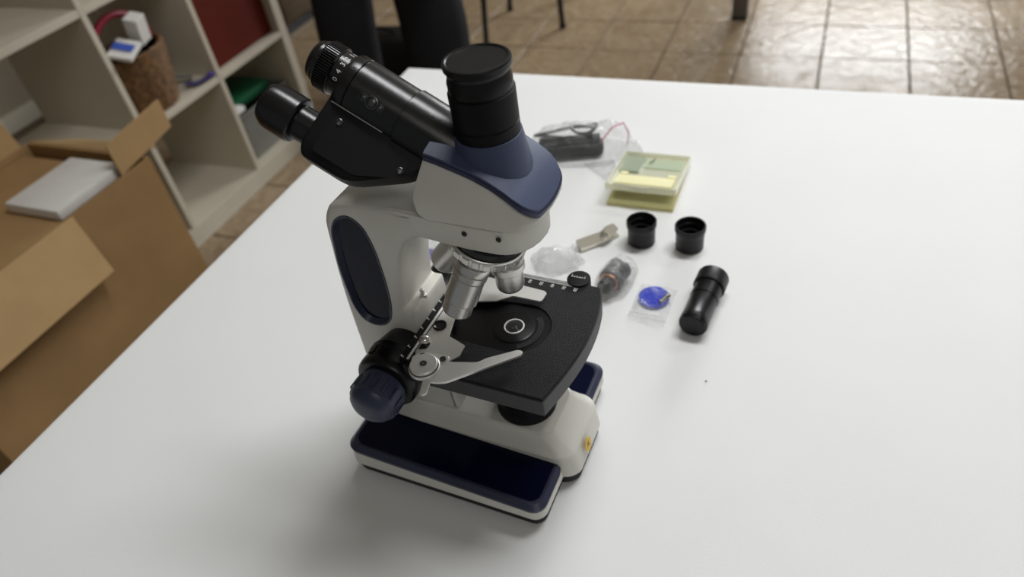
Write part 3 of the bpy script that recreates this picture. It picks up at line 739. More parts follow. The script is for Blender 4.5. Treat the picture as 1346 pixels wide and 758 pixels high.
# ================================================================ TABLE AND CLOTH
TX0, TX1, TY0, TY1 = -0.690, 1.15, 0.020, 1.072
tb_ = empty('folding_table', (0.2, 0.25, 0))
tag(tb_, 'table hidden under the white cloth and carrying the microscope', 'table')
def rel(o, root):
    o.parent = root; o.matrix_parent_inverse = Matrix.Translation(root.location).inverted(); return o
rel(obj('table_top', box(TX0+.005, TX1-.005, TY0+.005, TY1-.005, TT-.028, TT-.004, .004), 'board'), tb_)
for x in (TX0+.08, TX1-.08):
    for y in (TY0+.08, TY1-.08):
        rel(obj('leg', tube([(x, y, 0.002), (x, y, TT-.028)], .014, 12), 'chairblack'), tb_)
def cloth():
    b = bmesh.new(); nx, ny = 110, 100
    r = .010; drop = .26
    def prof(t, lo, hi):
        # t is arc length from lo edge outwards; returns (pos, dz)
        if t < lo:
            s_ = lo-t
            if s_ < r*PI/2: a = s_/r; return lo-r*math.sin(a), -r*(1-math.cos(a))
            return lo-r, -r-(s_-r*PI/2)
        if t > hi:
            s_ = t-hi
            if s_ < r*PI/2: a = s_/r; return hi+r*math.sin(a), -r*(1-math.cos(a))
            return hi+r, -r-(s_-r*PI/2)
        return t, 0
    def samples(lo, hi, n):
        out = [lo-drop, lo-drop*.7, lo-drop*.4, lo-.06, lo-.03]+[lo-r*PI/2*k/5 for k in (5, 4, 3, 2, 1)]
        out += [lo+(hi-lo)*k/n for k in range(n+1)]
        out += [hi+r*PI/2*k/5 for k in (1, 2, 3, 4, 5)]+[hi+.03, hi+.06, hi+drop*.4, hi+drop*.7, hi+drop]
        return out
    xs = samples(TX0+r, TX1-r, nx); ys = samples(TY0+r, TY1-r, ny)
    G = []
    for x in xs:
        row = []
        for y in ys:
            X, dx = prof(x, TX0+r, TX1-r); Y, dy = prof(y, TY0+r, TY1-r)
            z = TT+min(dx, dy) if (dx < 0 and dy < 0) else TT+dx+dy
            hang = max(0, -dx-.02), max(0, -dy-.02)
            if hang[0] and not hang[1]: X += (1 if x > 0 else -1)*(.010*math.sin(Y*23)+.006*math.sin(Y*51+1))*min(1, hang[0]*6)+(1 if x > 0 else -1)*.01*min(1, hang[0]*6)
            if hang[1] and not hang[0]: Y += (1 if y > 0 else -1)*((.010*math.sin(X*21)+.006*math.sin(X*47+2))*min(1, hang[1]*6)+.01*min(1, hang[1]*6))
            if dx == 0 and dy == 0:
                z += .0004*math.sin(X*9+Y*4)*math.sin(Y*7-X*3)
            row.append(b.verts.new((X, Y, z)))
        G.append(row)
    for i in range(len(xs)-1):
        for j in range(len(ys)-1): b.faces.new((G[i][j], G[i+1][j], G[i+1][j+1], G[i][j+1]))
    return b
tag(obj('tablecloth', cloth(), 'cloth', None, 60), 'plain white tablecloth spread over the table under the microscope', 'tablecloth')

# ================================================================ THINGS ON THE CLOTH
def open_cap(x, y, label):
    t = empty('eyepiece_cap', (x, y, TT+.0006))
    tag(t, label, 'cap', 'two open black caps on the cloth')
    b = lathe([(0, 0), (.0152, 0), (.0160, .0008), (.0162, .0195), (.0170, .0225), (.0176, .0245), (.0176, .0300), (.0170, .0308), (.0158, .0308), (.0152, .0295), (.0148, .0240), (.0138, .0230), (.0135, .0040), (0, .0035)], 48)
    obj('cap_body', b, 'cap', t, 30)
    obj('inner_ring', lathe([(.0138, .0150), (.0138, .0170), (.0095, .0168), (.0095, .0152)], 40), 'black', t, 30)
    return t
open_cap(-.1575, .6580, 'open black eyepiece cap standing upright, nearer the microscope')
open_cap(-.1015, .6600, 'open black eyepiece cap standing upright, farther from the microscope and near the loose eyepiece')
# loose eyepiece lying down
e0 = Vector((-.0725, .5190, 0)); e1 = Vector((-.0640, .5960, 0))
ev = (e1-e0).normalized(); ang = math.atan2(ev.y, ev.x)
ey = empty('loose_eyepiece', (e0.x, e0.y, TT+.0006), ang)
tag(ey, 'black barrel-shaped eyepiece lying on its side on the tablecloth', 'eyepiece')
tiltm = Matrix.Translation((0, 0, .0136)) @ Matrix.Rotation(math.radians(2.2), 4, 'Y').inverted()
def exl(pr, n=44): return lathe(pr, n, Matrix.Translation((0, 0, .0148)) @ Matrix.Rotation(math.radians(-1.4), 4, 'Y') @ frame((1, 0, 0)))
obj('barrel', exl([(0, .0), (.0132, 0), (.0146, .0012), (.0146, .0085), (.0142, .0092), (.0142, .038), (.0148, .0385), (.0148, .0560), (0, .056)]), 'black', ey, 30)
obj('eyecup', exl([(0, .0555), (.0158, .0555), (.0168, .0570), (.0168, .0740), (.0162, .0755), (.0135, .0760), (.0130, .0745), (0, .0740)]), 'cap', ey, 30)
obj('end_cap', exl([(0, -.0022), (.0128, -.0022), (.0138, -.0014), (.0138, .0004), (0, .0004)]), 'cap', ey, 30)
# slide box
sb = empty('slide_box', (-.1755, .722, TT+.0004), -.0)
tag(sb, 'clear yellowish plastic slide box with its lid propped open on the cloth', 'box')
def tray(w_, d_, h, t_, bm=None):
    b = box(-w_/2, w_/2, 0, d_, 0, t_)
    for a in ((-w_/2, -w_/2+t_, 0, d_), (w_/2-t_, w_/2, 0, d_), (-w_/2+t_, w_/2-t_, 0, t_), (-w_/2+t_, w_/2-t_, d_-t_, d_)):
        box(a[0], a[1], a[2], a[3], t_, h, bm=b)
    return b
obj('base_tray', box(-.0425, .0425, 0, .108, 0, .0035, .0005, 1), 'casebase', sb)
lt = math.radians(-9.5)
LM = Matrix.Translation((0, .108, .0045)) @ Matrix.Rotation(lt, 4, 'X') @ Matrix.Translation((0, -.106, 0))
lid = obj('lid', box(-.043, .043, 0, .106, 0, .0012), 'case', sb, mtx=LM)
for a in ((-.043, .043, -.001, .0008), (-.043, .043, .105, .1068)):
    obj('lid_rim', box(a[0], a[1], a[2], a[3], 0, .0085, .0003, 1), 'caserim', lid, mtx=LM)
for a in ((-.0445, -.0430), (.0430, .0445)):
    obj('lid_rim', box(a[0], a[1], 0, .106, 0, .0085, .0003, 1), 'caserim', lid, mtx=LM)
obj('latch', box(-.011, .011, -.0026, -.001, .0005, .0080, .0004, 1), 'caserim', lid, mtx=LM)
obj('foam_strip', box(-.037, .037, .010, .036, .0014, .0060, .0008, 1), 'slideyellow', lid, mtx=LM)
for a in ((-.036, -.026), (.026, .036)):
    obj('foam_pad', box(a[0], a[1], .040, .048, .0014, .0050, .0006, 1), 'slideyellow', lid, mtx=LM)
gm = film('greenish_slide_glass', (0.62, 0.68, 0.56), 0.08, 0.3, 0)
obj('glass_slide', box(-.041, -.014, .052, .103, .0014, .0040, .0003, 1), gm, lid, mtx=LM)
obj('glass_slide', box(-.012, .037, .070, .100, .0014, .0026, .0003, 1), film('pale_slide_glass', (0.80, 0.86, 0.74), 0.08, 0.2, 0), lid, mtx=LM)
obj('pin', tube([LM @ Vector(p) for p in ((-.006, .082, .004), (-.003, .090, .005), (-.002, .100, .0045))], .0008, 6), 'greybin', lid)
# small metal clip
mc = empty('metal_clip', (-.207, .648, TT+.0004), .78)
mc.scale = (1.12, 1.35, 1.3)
tag(mc, 'small shiny folded metal clip lying on the cloth', 'clip')
obj('clip_plate', prism(smoothpoly([(-.026, -.0062), (.004, -.0072), (.006, .0062), (-.024, .0070)], .001, 2), .0035, .0050, .0002, 1), 'nickel', mc)
obj('clip_side', box(-.025, .004, -.0058, -.0046, .0, .0045, .0003, 1), 'nickel', mc)
obj('clip_side', box(-.024, .004, .0046, .0058, .0, .0045, .0003, 1), 'nickel', mc)
obj('clip_arm', prism(smoothpoly([(-.002, -.010), (.010, -.008), (.024, .000), (.024, .009), (.014, .009), (.004, .004)], .0015, 2), .0052, .0064, .0002, 1), 'nickel', mc)
obj('clip_tongue', box(.004, .022, -.0045, .003, .0002, .0018, .0003, 1), 'nickel', mc)
obj('rivet', cyl(.0042, .0064, .0078, .0004, 24, Matrix.Translation((.006, -.001, 0))), 'chrome', mc, 30)
obj('clip_glass_tip', box(-.031, -.025, -.004, .004, .0006, .0048, .0005, 1), 'film', mc)
# crumpled clear film as a deformed shell
def blob(cx, cy, a, b_, h, rz, amp, seed, nseg=46, nz=18, flatten=0.0, p=2.4):
    rnd = random.Random(seed); ph = [(rnd.uniform(0, 6.28), rnd.uniform(2, 9), rnd.uniform(-1, 1)) for _ in range(7)]
    bm = bmesh.new(); R = []
    for i in range(nz+1):
        t_ = i/nz; th = t_*PI/2
        row = []
        for k in range(nseg):
            u = 2*PI*k/nseg
            f = 1+sum(amp*c*math.sin(n_*u+p_+th*4*c) for p_, n_, c in ph)/3
            cu, su = math.cos(u), math.sin(u)
            x = a*f*math.cos(th)*math.copysign(abs(cu)**(2/p), cu); y = b_*f*math.cos(th)*math.copysign(abs(su)**(2/p), su)
            zz = h*math.sin(th)*(1+amp*1.4*sum(c*math.sin(x*160*c+y*130+p_) for p_, n_, c in ph)/3)
            row.append(bm.verts.new((x, y, max(.0004, zz))))
        R.append(row)
    for A, B in zip(R, R[1:]):
        for k in range(nseg): bm.faces.new((A[k], A[(k+1) % nseg], B[(k+1) % nseg], B[k]))
    bm.faces.new(R[-1])
    return bm
# adapter in a plastic bag behind the microscope
ab = empty('bagged_adapter', (-.288, .835, TT+.0005), .32)
tag(ab, 'black adapter wrapped in a crumpled clear plastic bag behind the microscope head', 'adapter')
obj('adapter_body', box(-.060, .034, -.019, .013, .001, .021, .0085, 4), 'matt', ab, 30)
obj('adapter_ridge', box(-.056, .030, -.012, .010, .021, .0245, .0015, 2), 'black', ab, 30)
obj('cord_coil', tube([(-.02+.040*math.cos(a)*(1+.1*math.sin(3*a)), .010+.012*math.sin(a), .028+.003*math.sin(2*a)) for a in [2*PI*k/40 for k in range(40)]], .0024, 8, closed=True), 'black', ab)
obj('cord_coil', tube([(.008+.018*math.cos(a), .010+.011*math.sin(a), .034+.003*math.cos(2*a)) for a in [2*PI*k/30 for k in range(30)]], .0022, 8, closed=True), 'black', ab)
obj('bag', blob(0, 0, .082, .038, .046, 0, .16, 3), 'film', ab, 50)
b = tube([(.030, -.024, .030), (.046, -.014, .044), (.062, .004, .040), (.070, .014, .020), (.068, .008, .004)], .0009, 6)
tag(obj('bag_seal', b, mat('red_seal', (.45, .03, .08), .4), ab), 'thin red seal line on the bag')
b = loft([[(.004, -.030, .0005), (.040, -.085, .0008), (.052, -.080, .0010), (.046, -.028, .0008)], [(.004, -.030, .0012), (.040, -.085, .0020), (.052, -.080, .0022), (.046, -.028, .0030)]])
obj('bag_tail', b, 'film', ab)
# lens in small bag
lb = empty('bagged_lens', (-.1680, .5780, TT+.0005), 1.35)
tag(lb, 'dark cylindrical lens with a copper ring in a crumpled clear bag beside the stage', 'lens')
lx = frame((1, 0, -.03), (-.014, 0, .0145))
obj('lens_barrel', lathe([(0, 0), (.0125, 0), (.0135, .002), (.0135, .026), (.0125, .0275), (0, .0275)], 36, lx), mat('grey_black_barrel', (.03, .03, .032), .45), lb, 30)
obj('copper_ring', lathe([(.0085, -.003), (.0112, -.003), (.0114, .0004), (.0085, .0004)], 32, lx), 'copper', lb, 30)
obj('thread_end', lathe([(0, -.013), (.0082, -.013), (.0088, -.011), (.0088, .0), (0, .0)], 28, lx), 'black', lb, 30)
obj('bag', blob(0, 0, .036, .019, .031, 0, .14, 9), 'film', lb, 50)
# blue filter in a zip bag
fb = empty('bagged_filter', (-.1210, .5530, TT+.0005), -.05)
tag(fb, 'round cobalt blue glass filter in a small clear zip bag on the cloth', 'filter')
obj('filter_disc', cyl(.0165, .0012, .0038, .0004, 48, Matrix.Translation((-.001, .010, 0))), 'filter', fb, 30)
obj('spare_screw', lathe([(0, 0), (.0022, 0), (.0022, .010), (.0034, .0102), (.0034, .014), (0, .0145)], 16, frame((.45, .9, .05), (.008, .000, .0066))), 'chrome', fb, 30)
def sheet(w_, d_, z, amp, seed):
    rnd = random.Random(seed); b = bmesh.new(); N = 22; G = []
    ks = [(rnd.uniform(80, 260), rnd.uniform(80, 260), rnd.uniform(0, 6)) for _ in range(5)]
    for i in range(N+1):
        row = []
        for j in range(N+1):
            x = (i/N-.5)*w_; y = (j/N-.5)*d_
            e = min(1, 6*min(i/N, 1-i/N, j/N, 1-j/N))
            zz = z*(.25+.75*e)+amp*sum(math.sin(a*x+c*y+p_) for a, c, p_ in ks)/3
            row.append(b.verts.new((x, y, max(.0006, zz))))
        G.append(row)
    for i in range(N):
        for j in range(N): b.faces.new((G[i][j], G[i+1][j], G[i+1][j+1], G[i][j+1]))
    return b
obj('zip_bag', sheet(.040, .060, .0060, .0016, 5), 'thinfilm', fb, 60)
obj('zip_strip', box(-.020, .020, -.0200, -.0185, .0030, .0040, .0002, 1), 'film', fb)
# empty crumpled wrap behind the stage
ew = empty('plastic_wrap', (-.2430, .5990, TT+.0004), .3)
tag(ew, 'empty crumpled clear plastic wrap lying behind the stage ruler', 'wrapper')
obj('wrap_film', blob(0, 0, .030, .021, .017, 0, .3, 21), 'film', ew, 50)
obj('wrap_fold', sheet(.050, .040, .012, .004, 31), 'film', ew, 60)
tw = empty('plastic_sleeve', (-.395, .600, TT+.0004), .1)
tag(tw, 'clear plastic sleeve with a violet edge seen through the arm opening', 'sleeve')
obj('sleeve_film', blob(0, 0, .055, .040, .014, 0, .3, 44), 'film', tw, 50)
obj('violet_strip', box(-.030, .050, -.030, -.012, .0004, .0030, .0005, 1), mat('violet_card', (.16, .14, .42), .5), tw)
# a crumb
cb_ = tag(obj('crumb', tube([(-.0495, .4615, TT+.0009), (-.0485, .4622, TT+.0011), (-.0478, .4618, TT+.0009)], .0005, 6), 'rubber'), 'tiny dark crumb alone on the cloth right of the microscope', 'crumb')

# ================================================================ SHELF UNIT AND ITS CONTENTS
sh = empty('shelf_unit', (-1.925, 1.62, 0))
tag(sh, 'white cube shelf unit standing on the tiles left of the table', 'shelf')
SX0, SX1 = -2.115, -1.732
def sp(name, *a, m='board', **k):
    o = obj(name, box(*a, .0012, 1), m); rel(o, sh); return o
sp('side_panel', SX0, SX1, 1.947, 1.985, 0.0, 1.50)
sp('side_panel', SX0, SX1, 0.575, 0.613, 0.0, 1.50)
sp('base_board', SX0, SX1, 0.613, 1.947, 0.0, .066)
sp('top_board', SX0, SX1, 0.613, 1.947, 1.462, 1.50)
for y in (1.605, 1.262, .920): sp('divider', SX0, SX1, y, y+.018, .066, 1.462)
for z in (.394, .740, 1.086):
    for y0, y1 in ((1.623, 1.947), (1.280, 1.605), (.938, 1.262), (.613, .920)): sp('shelf_board', SX0, SX1-.001, y0, y1, z, z+.020)
dr = sp('door', SX1-.045, SX1-.030, 1.625, 1.945, .416, .738, m='red'); tag(dr, 'dark red door filling one compartment')
sp('door', SX1-.045, SX1-.030, 1.625, 1.945, .762, 1.084, m='red')
# green folder and grey bin in the lower right compartment
gb = empty('storage_bin', (-1.905, 1.79, .0662)); tag(gb, 'grey translucent bin on the bottom shelf under the red door', 'bin')
def hollow(x0, x1, y0, y1, h, t_, taper=.0):
    A = rrect(x0, x1, y0, y1, .012, 3); B = rrect(x0-taper, x1+taper, y0-taper, y1+taper, .014, 3); C = rrect(x0-taper+t_, x1+taper-t_, y0-taper+t_, y1+taper-t_, .012, 3); D = rrect(x0+t_, x1-t_, y0+t_, y1-t_, .010, 3)
    return loft([[(x, y, 0) for x, y in A], [(x, y, h) for x, y in B], [(x, y, h) for x, y in C], [(x, y, t_) for x, y in D]])
obj('bin_shell', hollow(-.15, .13, -.125, .125, .17, .004, .012), 'greybin', gb, 40)
obj('bin_rim', tube([(x, y, .17) for x, y in rrect(-.164, .144, -.139, .139, .014, 4)], .0045, 8, closed=True), 'greybin', gb)
gf = tag(obj('green_folder', box(-2.03, -1.80, 1.690, 1.880, .2420, .2700, .004), 'green'), 'dark green folder lying on top of the grey bin', 'folder')
gp = tag(obj('plastic_packet', box(-1.99, -1.77, 1.64, 1.70, .2420, .262, .006), 'paper'), 'pale packet next to the green folder on the grey bin', 'packet')
# basket in the upper compartment
bk = empty('wicker_basket', (-1.815, 1.401, .4150)); tag(bk, 'brown wicker basket with a crimson handle on the white shelf', 'basket')
b = bmesh.new(); wr = []
for i in range(15):
    z = .006+.0118*i; r = .072+.026*(i/14)**.8
    wr.append((r, z))
for r, z in wr:
    n = 40; path = []
    for k in range(n):
        a = 2*PI*k/n; rr = r+.0035*(1 if (k+int(z*1000)) % 2 else -1)
        path.append((rr*math.cos(a)*.92, rr*math.sin(a)*1.08, z))
    tube(path, .0068, 6, bm=b, closed=True)
obj('basket_weave', b, 'wicker', bk, 60)
obj('basket_bottom', prism([(.070*math.cos(2*PI*k/32)*.92, .070*math.sin(2*PI*k/32)*1.08) for k in range(32)], 0.0, .006), 'wicker', bk)
obj('basket_lining', lathe([(.064, .008), (.088, .165), (.086, .165), (.062, .012), (0, .012)], 36, Matrix.Diagonal((.92, 1.08, 1, 1))), 'black', bk)
obj('handle', tube([(0, .100*math.cos(a)*1.06, .165+.105*math.sin(a)) for a in [PI*k/20 for k in range(21)]], .0095, 8), 'ribbon', bk)
for nm, mtl, dims, loc, rt, lab, ct in (
    ('white_card_box', 'paper', (.040, .045, .075), (-1.765, 1.430, .640), (.15, .25, .2), 'white card box sticking up out of the wicker basket', 'box'),
    ('white_booklet', 'paper', (.065, .080, .012), (-1.745, 1.345, .616), (.2, .3, .35), 'white booklet lying over the basket rim', 'booklet'),
    ('blue_leaflet', 'bluepaper', (.055, .030, .0015), (-1.744, 1.345, .626), (.2, .3, .35), 'blue leaflet on the white booklet in the basket', 'leaflet')):
    d = [v/2 for v in dims]
    o = obj(nm, box(-d[0], d[0], -d[1], d[1], -d[2], d[2], .0012, 1), mtl); o.location = loc; o.rotation_euler = rt; tag(o, lab, ct)
# lanyard beside the basket
ly = empty('lanyard', (-1.79, 1.520, .4148)); tag(ly, 'dark indigo strap with a cord lying on the shelf beside the basket', 'strap')
def ribbon(path, w_, t_):
    secs = []
    for i, p in enumerate(path):
        p = Vector(p); d = Vector(path[min(i+1, len(path)-1)])-Vector(path[max(i-1, 0)]); s_ = d.cross(Vector((0, 0, 1))).normalized()*w_/2
        u = Vector((0, 0, t_/2)); secs.append([tuple(p-s_-u), tuple(p+s_-u), tuple(p+s_+u), tuple(p-s_+u)])
    return loft(secs)
obj('strap_band', ribbon([(.005, .004, .012), (.015, .004, .014), (.030, .010, .010), (.040, .030, .008), (.045, .050, .010), (.048, .070, .012)], .022, .004), 'purple', ly)
obj('strap_band', ribbon([(-.09, .025, .022), (-.06, .020, .024), (-.03, .03, .020), (-.01, .05, .012)], .020, .004), 'greybin', ly)
obj('strap_clip', box(.040, .056, .062, .080, .006, .018, .003), mat('violet_clip', (.10, .05, .35), .4), ly)
# ================================================================ CARDBOARD BOX
cbx = empty('cardboard_box', (-1.50, .655, 0)); tag(cbx, 'open brown cardboard box with raised flaps on the floor left of the table', 'box')
X0, X1, Y0, Y1, HB = -.20, .185, -.30, .290, .570
b = box(X0, X1, Y0, Y1, 0, .005)
for a in ((X0, X0+.005, Y0, Y1), (X1-.005, X1, Y0, Y1), (X0+.005, X1-.005, Y0, Y0+.005), (X0+.005, X1-.005, Y1-.005, Y1)): box(*a, .005, HB, bm=b)
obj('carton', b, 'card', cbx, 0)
def flap(p0, p1, dirv, L, nm='flap', m='cardlight'):
    p0, p1, d = Vector(p0), Vector(p1), Vector(dirv).normalized()*L
    q0 = p0+d+(p1-p0)*.04; q1 = p1+d-(p1-p0)*.04; n_ = (p1-p0).cross(d).normalized()*.0045
    secs = [[tuple(v) for v in (p0, p1, q1, q0)], [tuple(v+n_) for v in (p0, p1, q1, q0)]]
    return obj(nm, loft(secs), m, cbx, 0)
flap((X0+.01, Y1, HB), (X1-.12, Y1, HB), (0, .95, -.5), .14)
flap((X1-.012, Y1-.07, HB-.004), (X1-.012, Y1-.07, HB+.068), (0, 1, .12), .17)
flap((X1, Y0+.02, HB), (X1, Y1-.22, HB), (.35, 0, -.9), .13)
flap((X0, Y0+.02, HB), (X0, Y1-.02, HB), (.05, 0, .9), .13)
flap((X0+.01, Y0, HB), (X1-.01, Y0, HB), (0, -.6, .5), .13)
pk = tag(obj('paper_sheaf', box(-1.50, -1.345, .72, .90, .5565, .580, .004), 'paper'), 'white paper packing poking out of the open cardboard box', 'paper')
pk.parent = None
bt = tag(obj('packing_block', box(-1.69, -1.335, .365, .915, .006, .555, .004), 'card'), 'carton insert filling the inside of the cardboard box', 'carton')

# ================================================================ PERSON
def person():
    t = empty('person', (-1.19, 1.79, 0)); tag(t, 'person in dark charcoal trousers standing beyond the far corner of the table', 'person')
    J = {}; V = []; E = []; Rr = []
    def jt(n_, x, y, z, rx, ry=None): J[n_] = len(V); V.append((x, y, z)); Rr.append((rx, ry or rx)); return J[n_]
    # figure faces the camera side (-y); its left/right along x
    # trousers
    jt('pelvis', 0, .01, .94, .135, .115)
    for s, sx, kx, ax, ky in (('l', -.090, -.125, -.170, -.02), ('r', .100, .135, .100, .05)):
        jt('hip'+s, sx, 0, .86, .100); jt('th'+s, (sx+kx)/2, ky*.5, .68, .096); jt('kn'+s, kx, ky, .50, .095 if s == 'l' else .112); jt('sh'+s, (kx+ax)/2, ky*.6+.02, .30, .092 if s == 'l' else .104); jt('an'+s, ax, .04, .085, .082)
        E += [(J['pelvis'], J['hip'+s]), (J['hip'+s], J['th'+s]), (J['th'+s], J['kn'+s]), (J['kn'+s], J['sh'+s]), (J['sh'+s], J['an'+s])]
    jt('waist', 0, .01, 1.03, .130, .105); E.append((J['pelvis'], J['waist']))
    def skinned(name, V, E, Rr, root, m, sub=2):
        me = bpy.data.meshes.new(name); me.from_pydata(V, E, []); o = bpy.data.objects.new(name, me); COL.objects.link(o)
        md = o.modifiers.new('s', 'SKIN'); md.use_smooth_shade = True
        if not me.skin_vertices: me.attributes.new('skin', 'FLOAT', 'POINT')
        for i, v in enumerate(me.skin_vertices[0].data): v.radius = Rr[i]; v.use_root = (i == root)
        o.modifiers.new('u', 'SUBSURF').levels = sub
        dg = bpy.context.evaluated_depsgraph_get(); dg.update()
        nm = bpy.data.meshes.new_from_object(o.evaluated_get(dg)); bpy.data.objects.remove(o)
        nm.materials.clear()
        return link(name, nm, m, t, 60)
    # body surface: torso, neck, head, arms and hands in one skin
    bV, bE, bR = [], [], []
    def a(x, y, z, rx, ry=None, frm=None):
        bV.append((x, y, z)); bR.append((rx, ry or rx)); i = len(bV)-1
        if frm is not None: bE.append((frm, i))
        return i
    p = a(0, .01, 1.00, .12, .10); q = a(0, .01, 1.14, .125, .10, p); ch = a(0, .005, 1.30, .145, .11, q); nk0 = a(0, .02, 1.43, .075, .07, ch)
    nk = a(0, .015, 1.50, .052, .052, nk0); jw = a(0, -.005, 1.565, .062, .072, nk); hd_ = a(0, .0, 1.64, .076, .092, jw); tp_ = a(0, .01, 1.715, .060, .070, hd_)
    for s in (-1, 1):
        s1 = a(s*.17, .02, 1.39, .060, .060, ch); e = a(s*.235, .04, 1.12, .043, .043, s1); f = a(s*.225, -.01, .98, .036, .036, e); wv = a(s*.215, -.07, .87, .026, .030, f)
        pm = a(s*.210, -.095, .80, .020, .040, wv)
        for k in range(4):
            yy = -.125+.021*k+.0; z0 = .755
            a1 = a(s*.209, yy, z0, .0095, .0095, pm); a2 = a(s*.205, yy-.004, z0-.034-(.006 if k in (1, 2) else 0), .0085, .0085, a1); a(s*.196, yy-.003, z0-.060-(.008 if k in (1, 2) else 0), .0075, .0075, a2)
        th_ = a(s*.200, -.130, .82, .010, .010, wv); a(s*.192, -.152, .785, .009, .009, th_)
    body = skinned('body', bV, bE, bR, 0, 'skin')
    skinned('trousers', V, E, Rr, 0, 'trousers')
    # jumper: torso and sleeves a little outside the body
    jV, jE, jR = [], [], []
    def c(x, y, z, rx, ry=None, frm=None):
        jV.append((x, y, z)); jR.append((rx, ry or rx)); i = len(jV)-1
        if frm is not None: jE.append((frm, i))
        return i
    p = c(0, .01, .96, .150, .125); q = c(0, .01, 1.14, .150, .125, p); ch = c(0, .005, 1.30, .168, .132, q); c(0, .02, 1.43, .095, .085, ch)
    for s in (-1, 1):
        s1 = c(s*.172, .02, 1.385, .076, .076, ch); e = c(s*.237, .04, 1.12, .058, .058, s1); f = c(s*.226, -.01, .97, .048, .048, e); c(s*.217, -.055, .895, .040, .042, f)
    skinned('jumper', jV, jE, jR, 0, 'jumper')
    # face and hair
    for s in (-1, 1):
        obj('eye', lathe([(0, -.011), (.008, -.008), (.0115, 0), (.008, .008), (0, .011)], 16, Matrix.Translation((s*.030, -.078, 1.645))), 'floss', body)
        obj('ear', prism(smoothpoly([(-.012, -.03), (.012, -.025), (.018, .02), (-.008, .03)], .01, 3), -.005, .005, .002, mtx=frame((s, 0, 0), (s*.076, .005, 1.64))), 'skin', body, 40)
    obj('nose', loft([[(-.014, -.082, 1.61), (.014, -.082, 1.61), (.010, -.104, 1.612), (-.010, -.104, 1.612)], [(-.007, -.084, 1.65), (.007, -.084, 1.65), (.005, -.092, 1.65), (-.005, -.092, 1.65)]]), 'skin', body)
    obj('mouth', box(-.022, .022, -.084, -.072, 1.580, 1.587, .002), mat('lips', (.4, .15, .12), .5), body)
    b = bmesh.new(); bmesh.ops.create_icosphere(b, subdivisions=3, radius=1)
    for v in b.verts: v.co = Vector((v.co.x*.088, v.co.y*.104+.014, v.co.z*.092+1.692))
    dele = [v for v in b.verts if v.co.y < -.055 and v.co.z < 1.70]; bmesh.ops.delete(b, geom=dele, context='VERTS')
    dele = [v for v in b.verts if v.co.z < 1.60]; bmesh.ops.delete(b, geom=dele, context='VERTS')
    obj('hair', b, 'hair', t, 60)
    for s, ax_ in ((-1, -.170), (1, .085)):
        secs = []
        for yy, w_, h in ((.105, .030, .050), (.08, .040, .085), (.0, .043, .095), (-.06, .046, .065), (-.13, .047, .050), (-.175, .036, .040), (-.19, .020, .028)):
            secs.append([(ax_+w_*x_, yy, max(.001, z_*h)) for x_, z_ in ((-1, 0), (-1.0, .5), (-.75, .9), (0, 1), (.75, .9), (1.0, .5), (1, 0))])
        obj('shoe', loft(secs), 'black', t, 50)
    t.rotation_euler = (0, 0, .15)
person()
# black bag on the floor behind
bg = empty('black_bag', (-1.60, 2.33, .001), .1); tag(bg, 'black bag standing on the floor between the trouser legs and the table corner', 'bag')
obj('bag_body', loft([[(x, y, z) for x, y in rrect(-.19*k, .19*k, -.09*k, .09*k, .03, 4)] for z, k in ((0, .94), (.03, 1), (.20, 1), (.235, .93), (.245, .80))]), 'matt', bg, 40)
obj('bag_handle', tube([(.08*math.cos(a), 0, .235+.03*math.sin(a)) for a in [PI*k/12 for k in range(13)]], .006, 8), 'matt', bg)

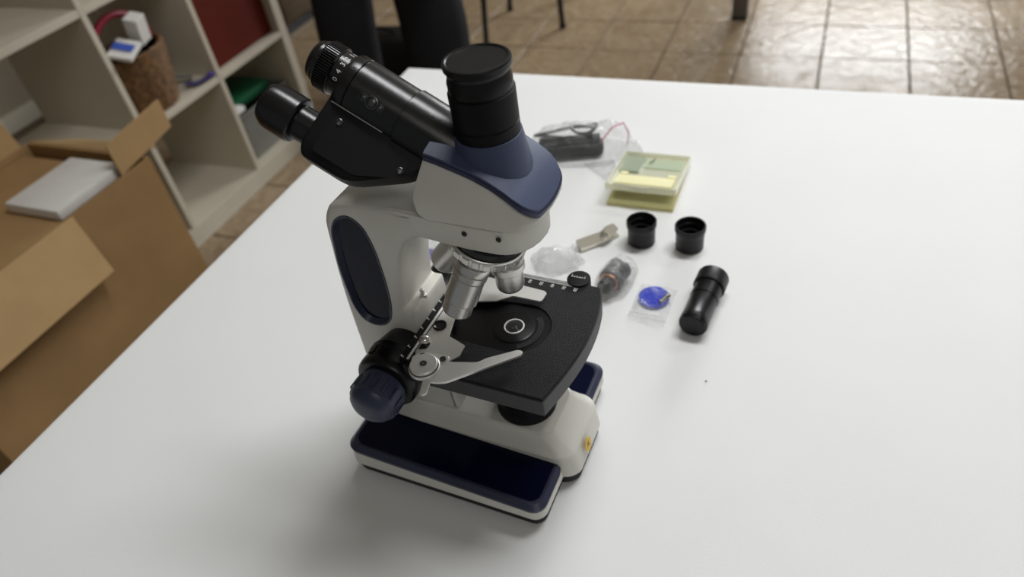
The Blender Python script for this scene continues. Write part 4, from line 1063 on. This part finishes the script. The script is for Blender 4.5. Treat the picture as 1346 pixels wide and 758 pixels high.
# ================================================================ CHAIR, FAR TABLE, CABINET
ch = empty('metal_chair', (-1.235, 3.09, 0)); tag(ch, 'chair on thin black tubular legs standing on the tiles', 'chair')
feet = dict(a=(-1.073, 3.000), b=(-1.401, 3.185), c=(-1.357, 2.777), d=(-1.117, 3.408))
cx_, cy_ = -1.237, 3.09
tops = {}
for k, (x, y) in feet.items():
    tx, ty = cx_+(x-cx_)*.86, cy_+(y-cy_)*.86; tops[k] = (tx, ty)
    rel(obj('leg', tube([(x, y, .002), (tx, ty, .44)], .0125, 12), 'chairblack'), ch)
    rel(obj('foot_cap', tube([(x, y, .001), (x+(tx-x)*.04, y+(ty-y)*.04, .020)], .015, 12), 'rubber'), ch)
seat = [tops[k] for k in ('c', 'a', 'd', 'b')]
seat = [(cx_+(x-cx_)*1.12, cy_+(y-cy_)*1.12) for x, y in seat]
rel(obj('seat', prism(smoothpoly(seat, .05, 4), .44, .475, .008, 2), 'trousers', smooth=40), ch)
for k in ('b', 'd'):
    x, y = tops[k]; rel(obj('back_post', tube([(x, y, .44), (x-.03*0, y+.06, .86)], .0115, 10), 'chairblack'), ch)
(xa, ya_), (xb, yb_) = tops['b'], tops['d']
rel(obj('backrest', loft([[(xa, ya_+.035, .62), (xb, yb_+.035, .62), (xb, yb_+.055, .84), (xa, ya_+.055, .84)], [(xa, ya_+.060, .62), (xb, yb_+.060, .62), (xb, yb_+.080, .84), (xa, ya_+.080, .84)]]), 'trousers'), ch)
ft = empty('far_table', (-.9+.9, 3.4, 0)); tag(ft, 'table at the back of which one grey brown square leg shows on the tiles', 'table')
for x, y in ((-.324, 3.155), (1.20, 3.155), (-.324, 3.85), (1.20, 3.85)):
    rel(obj('leg', box(x-.031, x+.031, y-.031, y+.031, .018, .715, .003), 'brownleg'), ft)
    rel(obj('foot_cap', box(x-.032, x+.032, y-.032, y+.032, .0008, .019, .002), 'rubber'), ft)
rel(obj('table_top', box(-.38, 1.26, 3.09, 3.91, .715, .745, .004), 'brownleg'), ft)
cbn = empty('wooden_cabinet', (-2.62, 3.15, 0)); tag(cbn, 'dark brown wooden cabinet in the shade behind the shelf unit', 'cabinet')
rel(obj('carcass', box(-3.05, -2.42, 2.75, 3.75, .06, 1.1, .004), 'cabinet'), cbn)
rel(obj('plinth', box(-3.03, -2.46, 2.78, 3.72, .001, .06), 'black'), cbn)
for y0, y1 in ((2.77, 3.24), (3.26, 3.73)):
    d = rel(obj('door', box(-2.42, -2.402, y0, y1, .08, 1.08, .003), 'cabinet'), cbn)
    obj('knob', cyl(.012, 0, .02, .002, 20, frame((1, 0, 0), (-2.402, y1-.05 if y0 < 3 else y0+.05, .62))), 'nickel', d, 30).parent = d
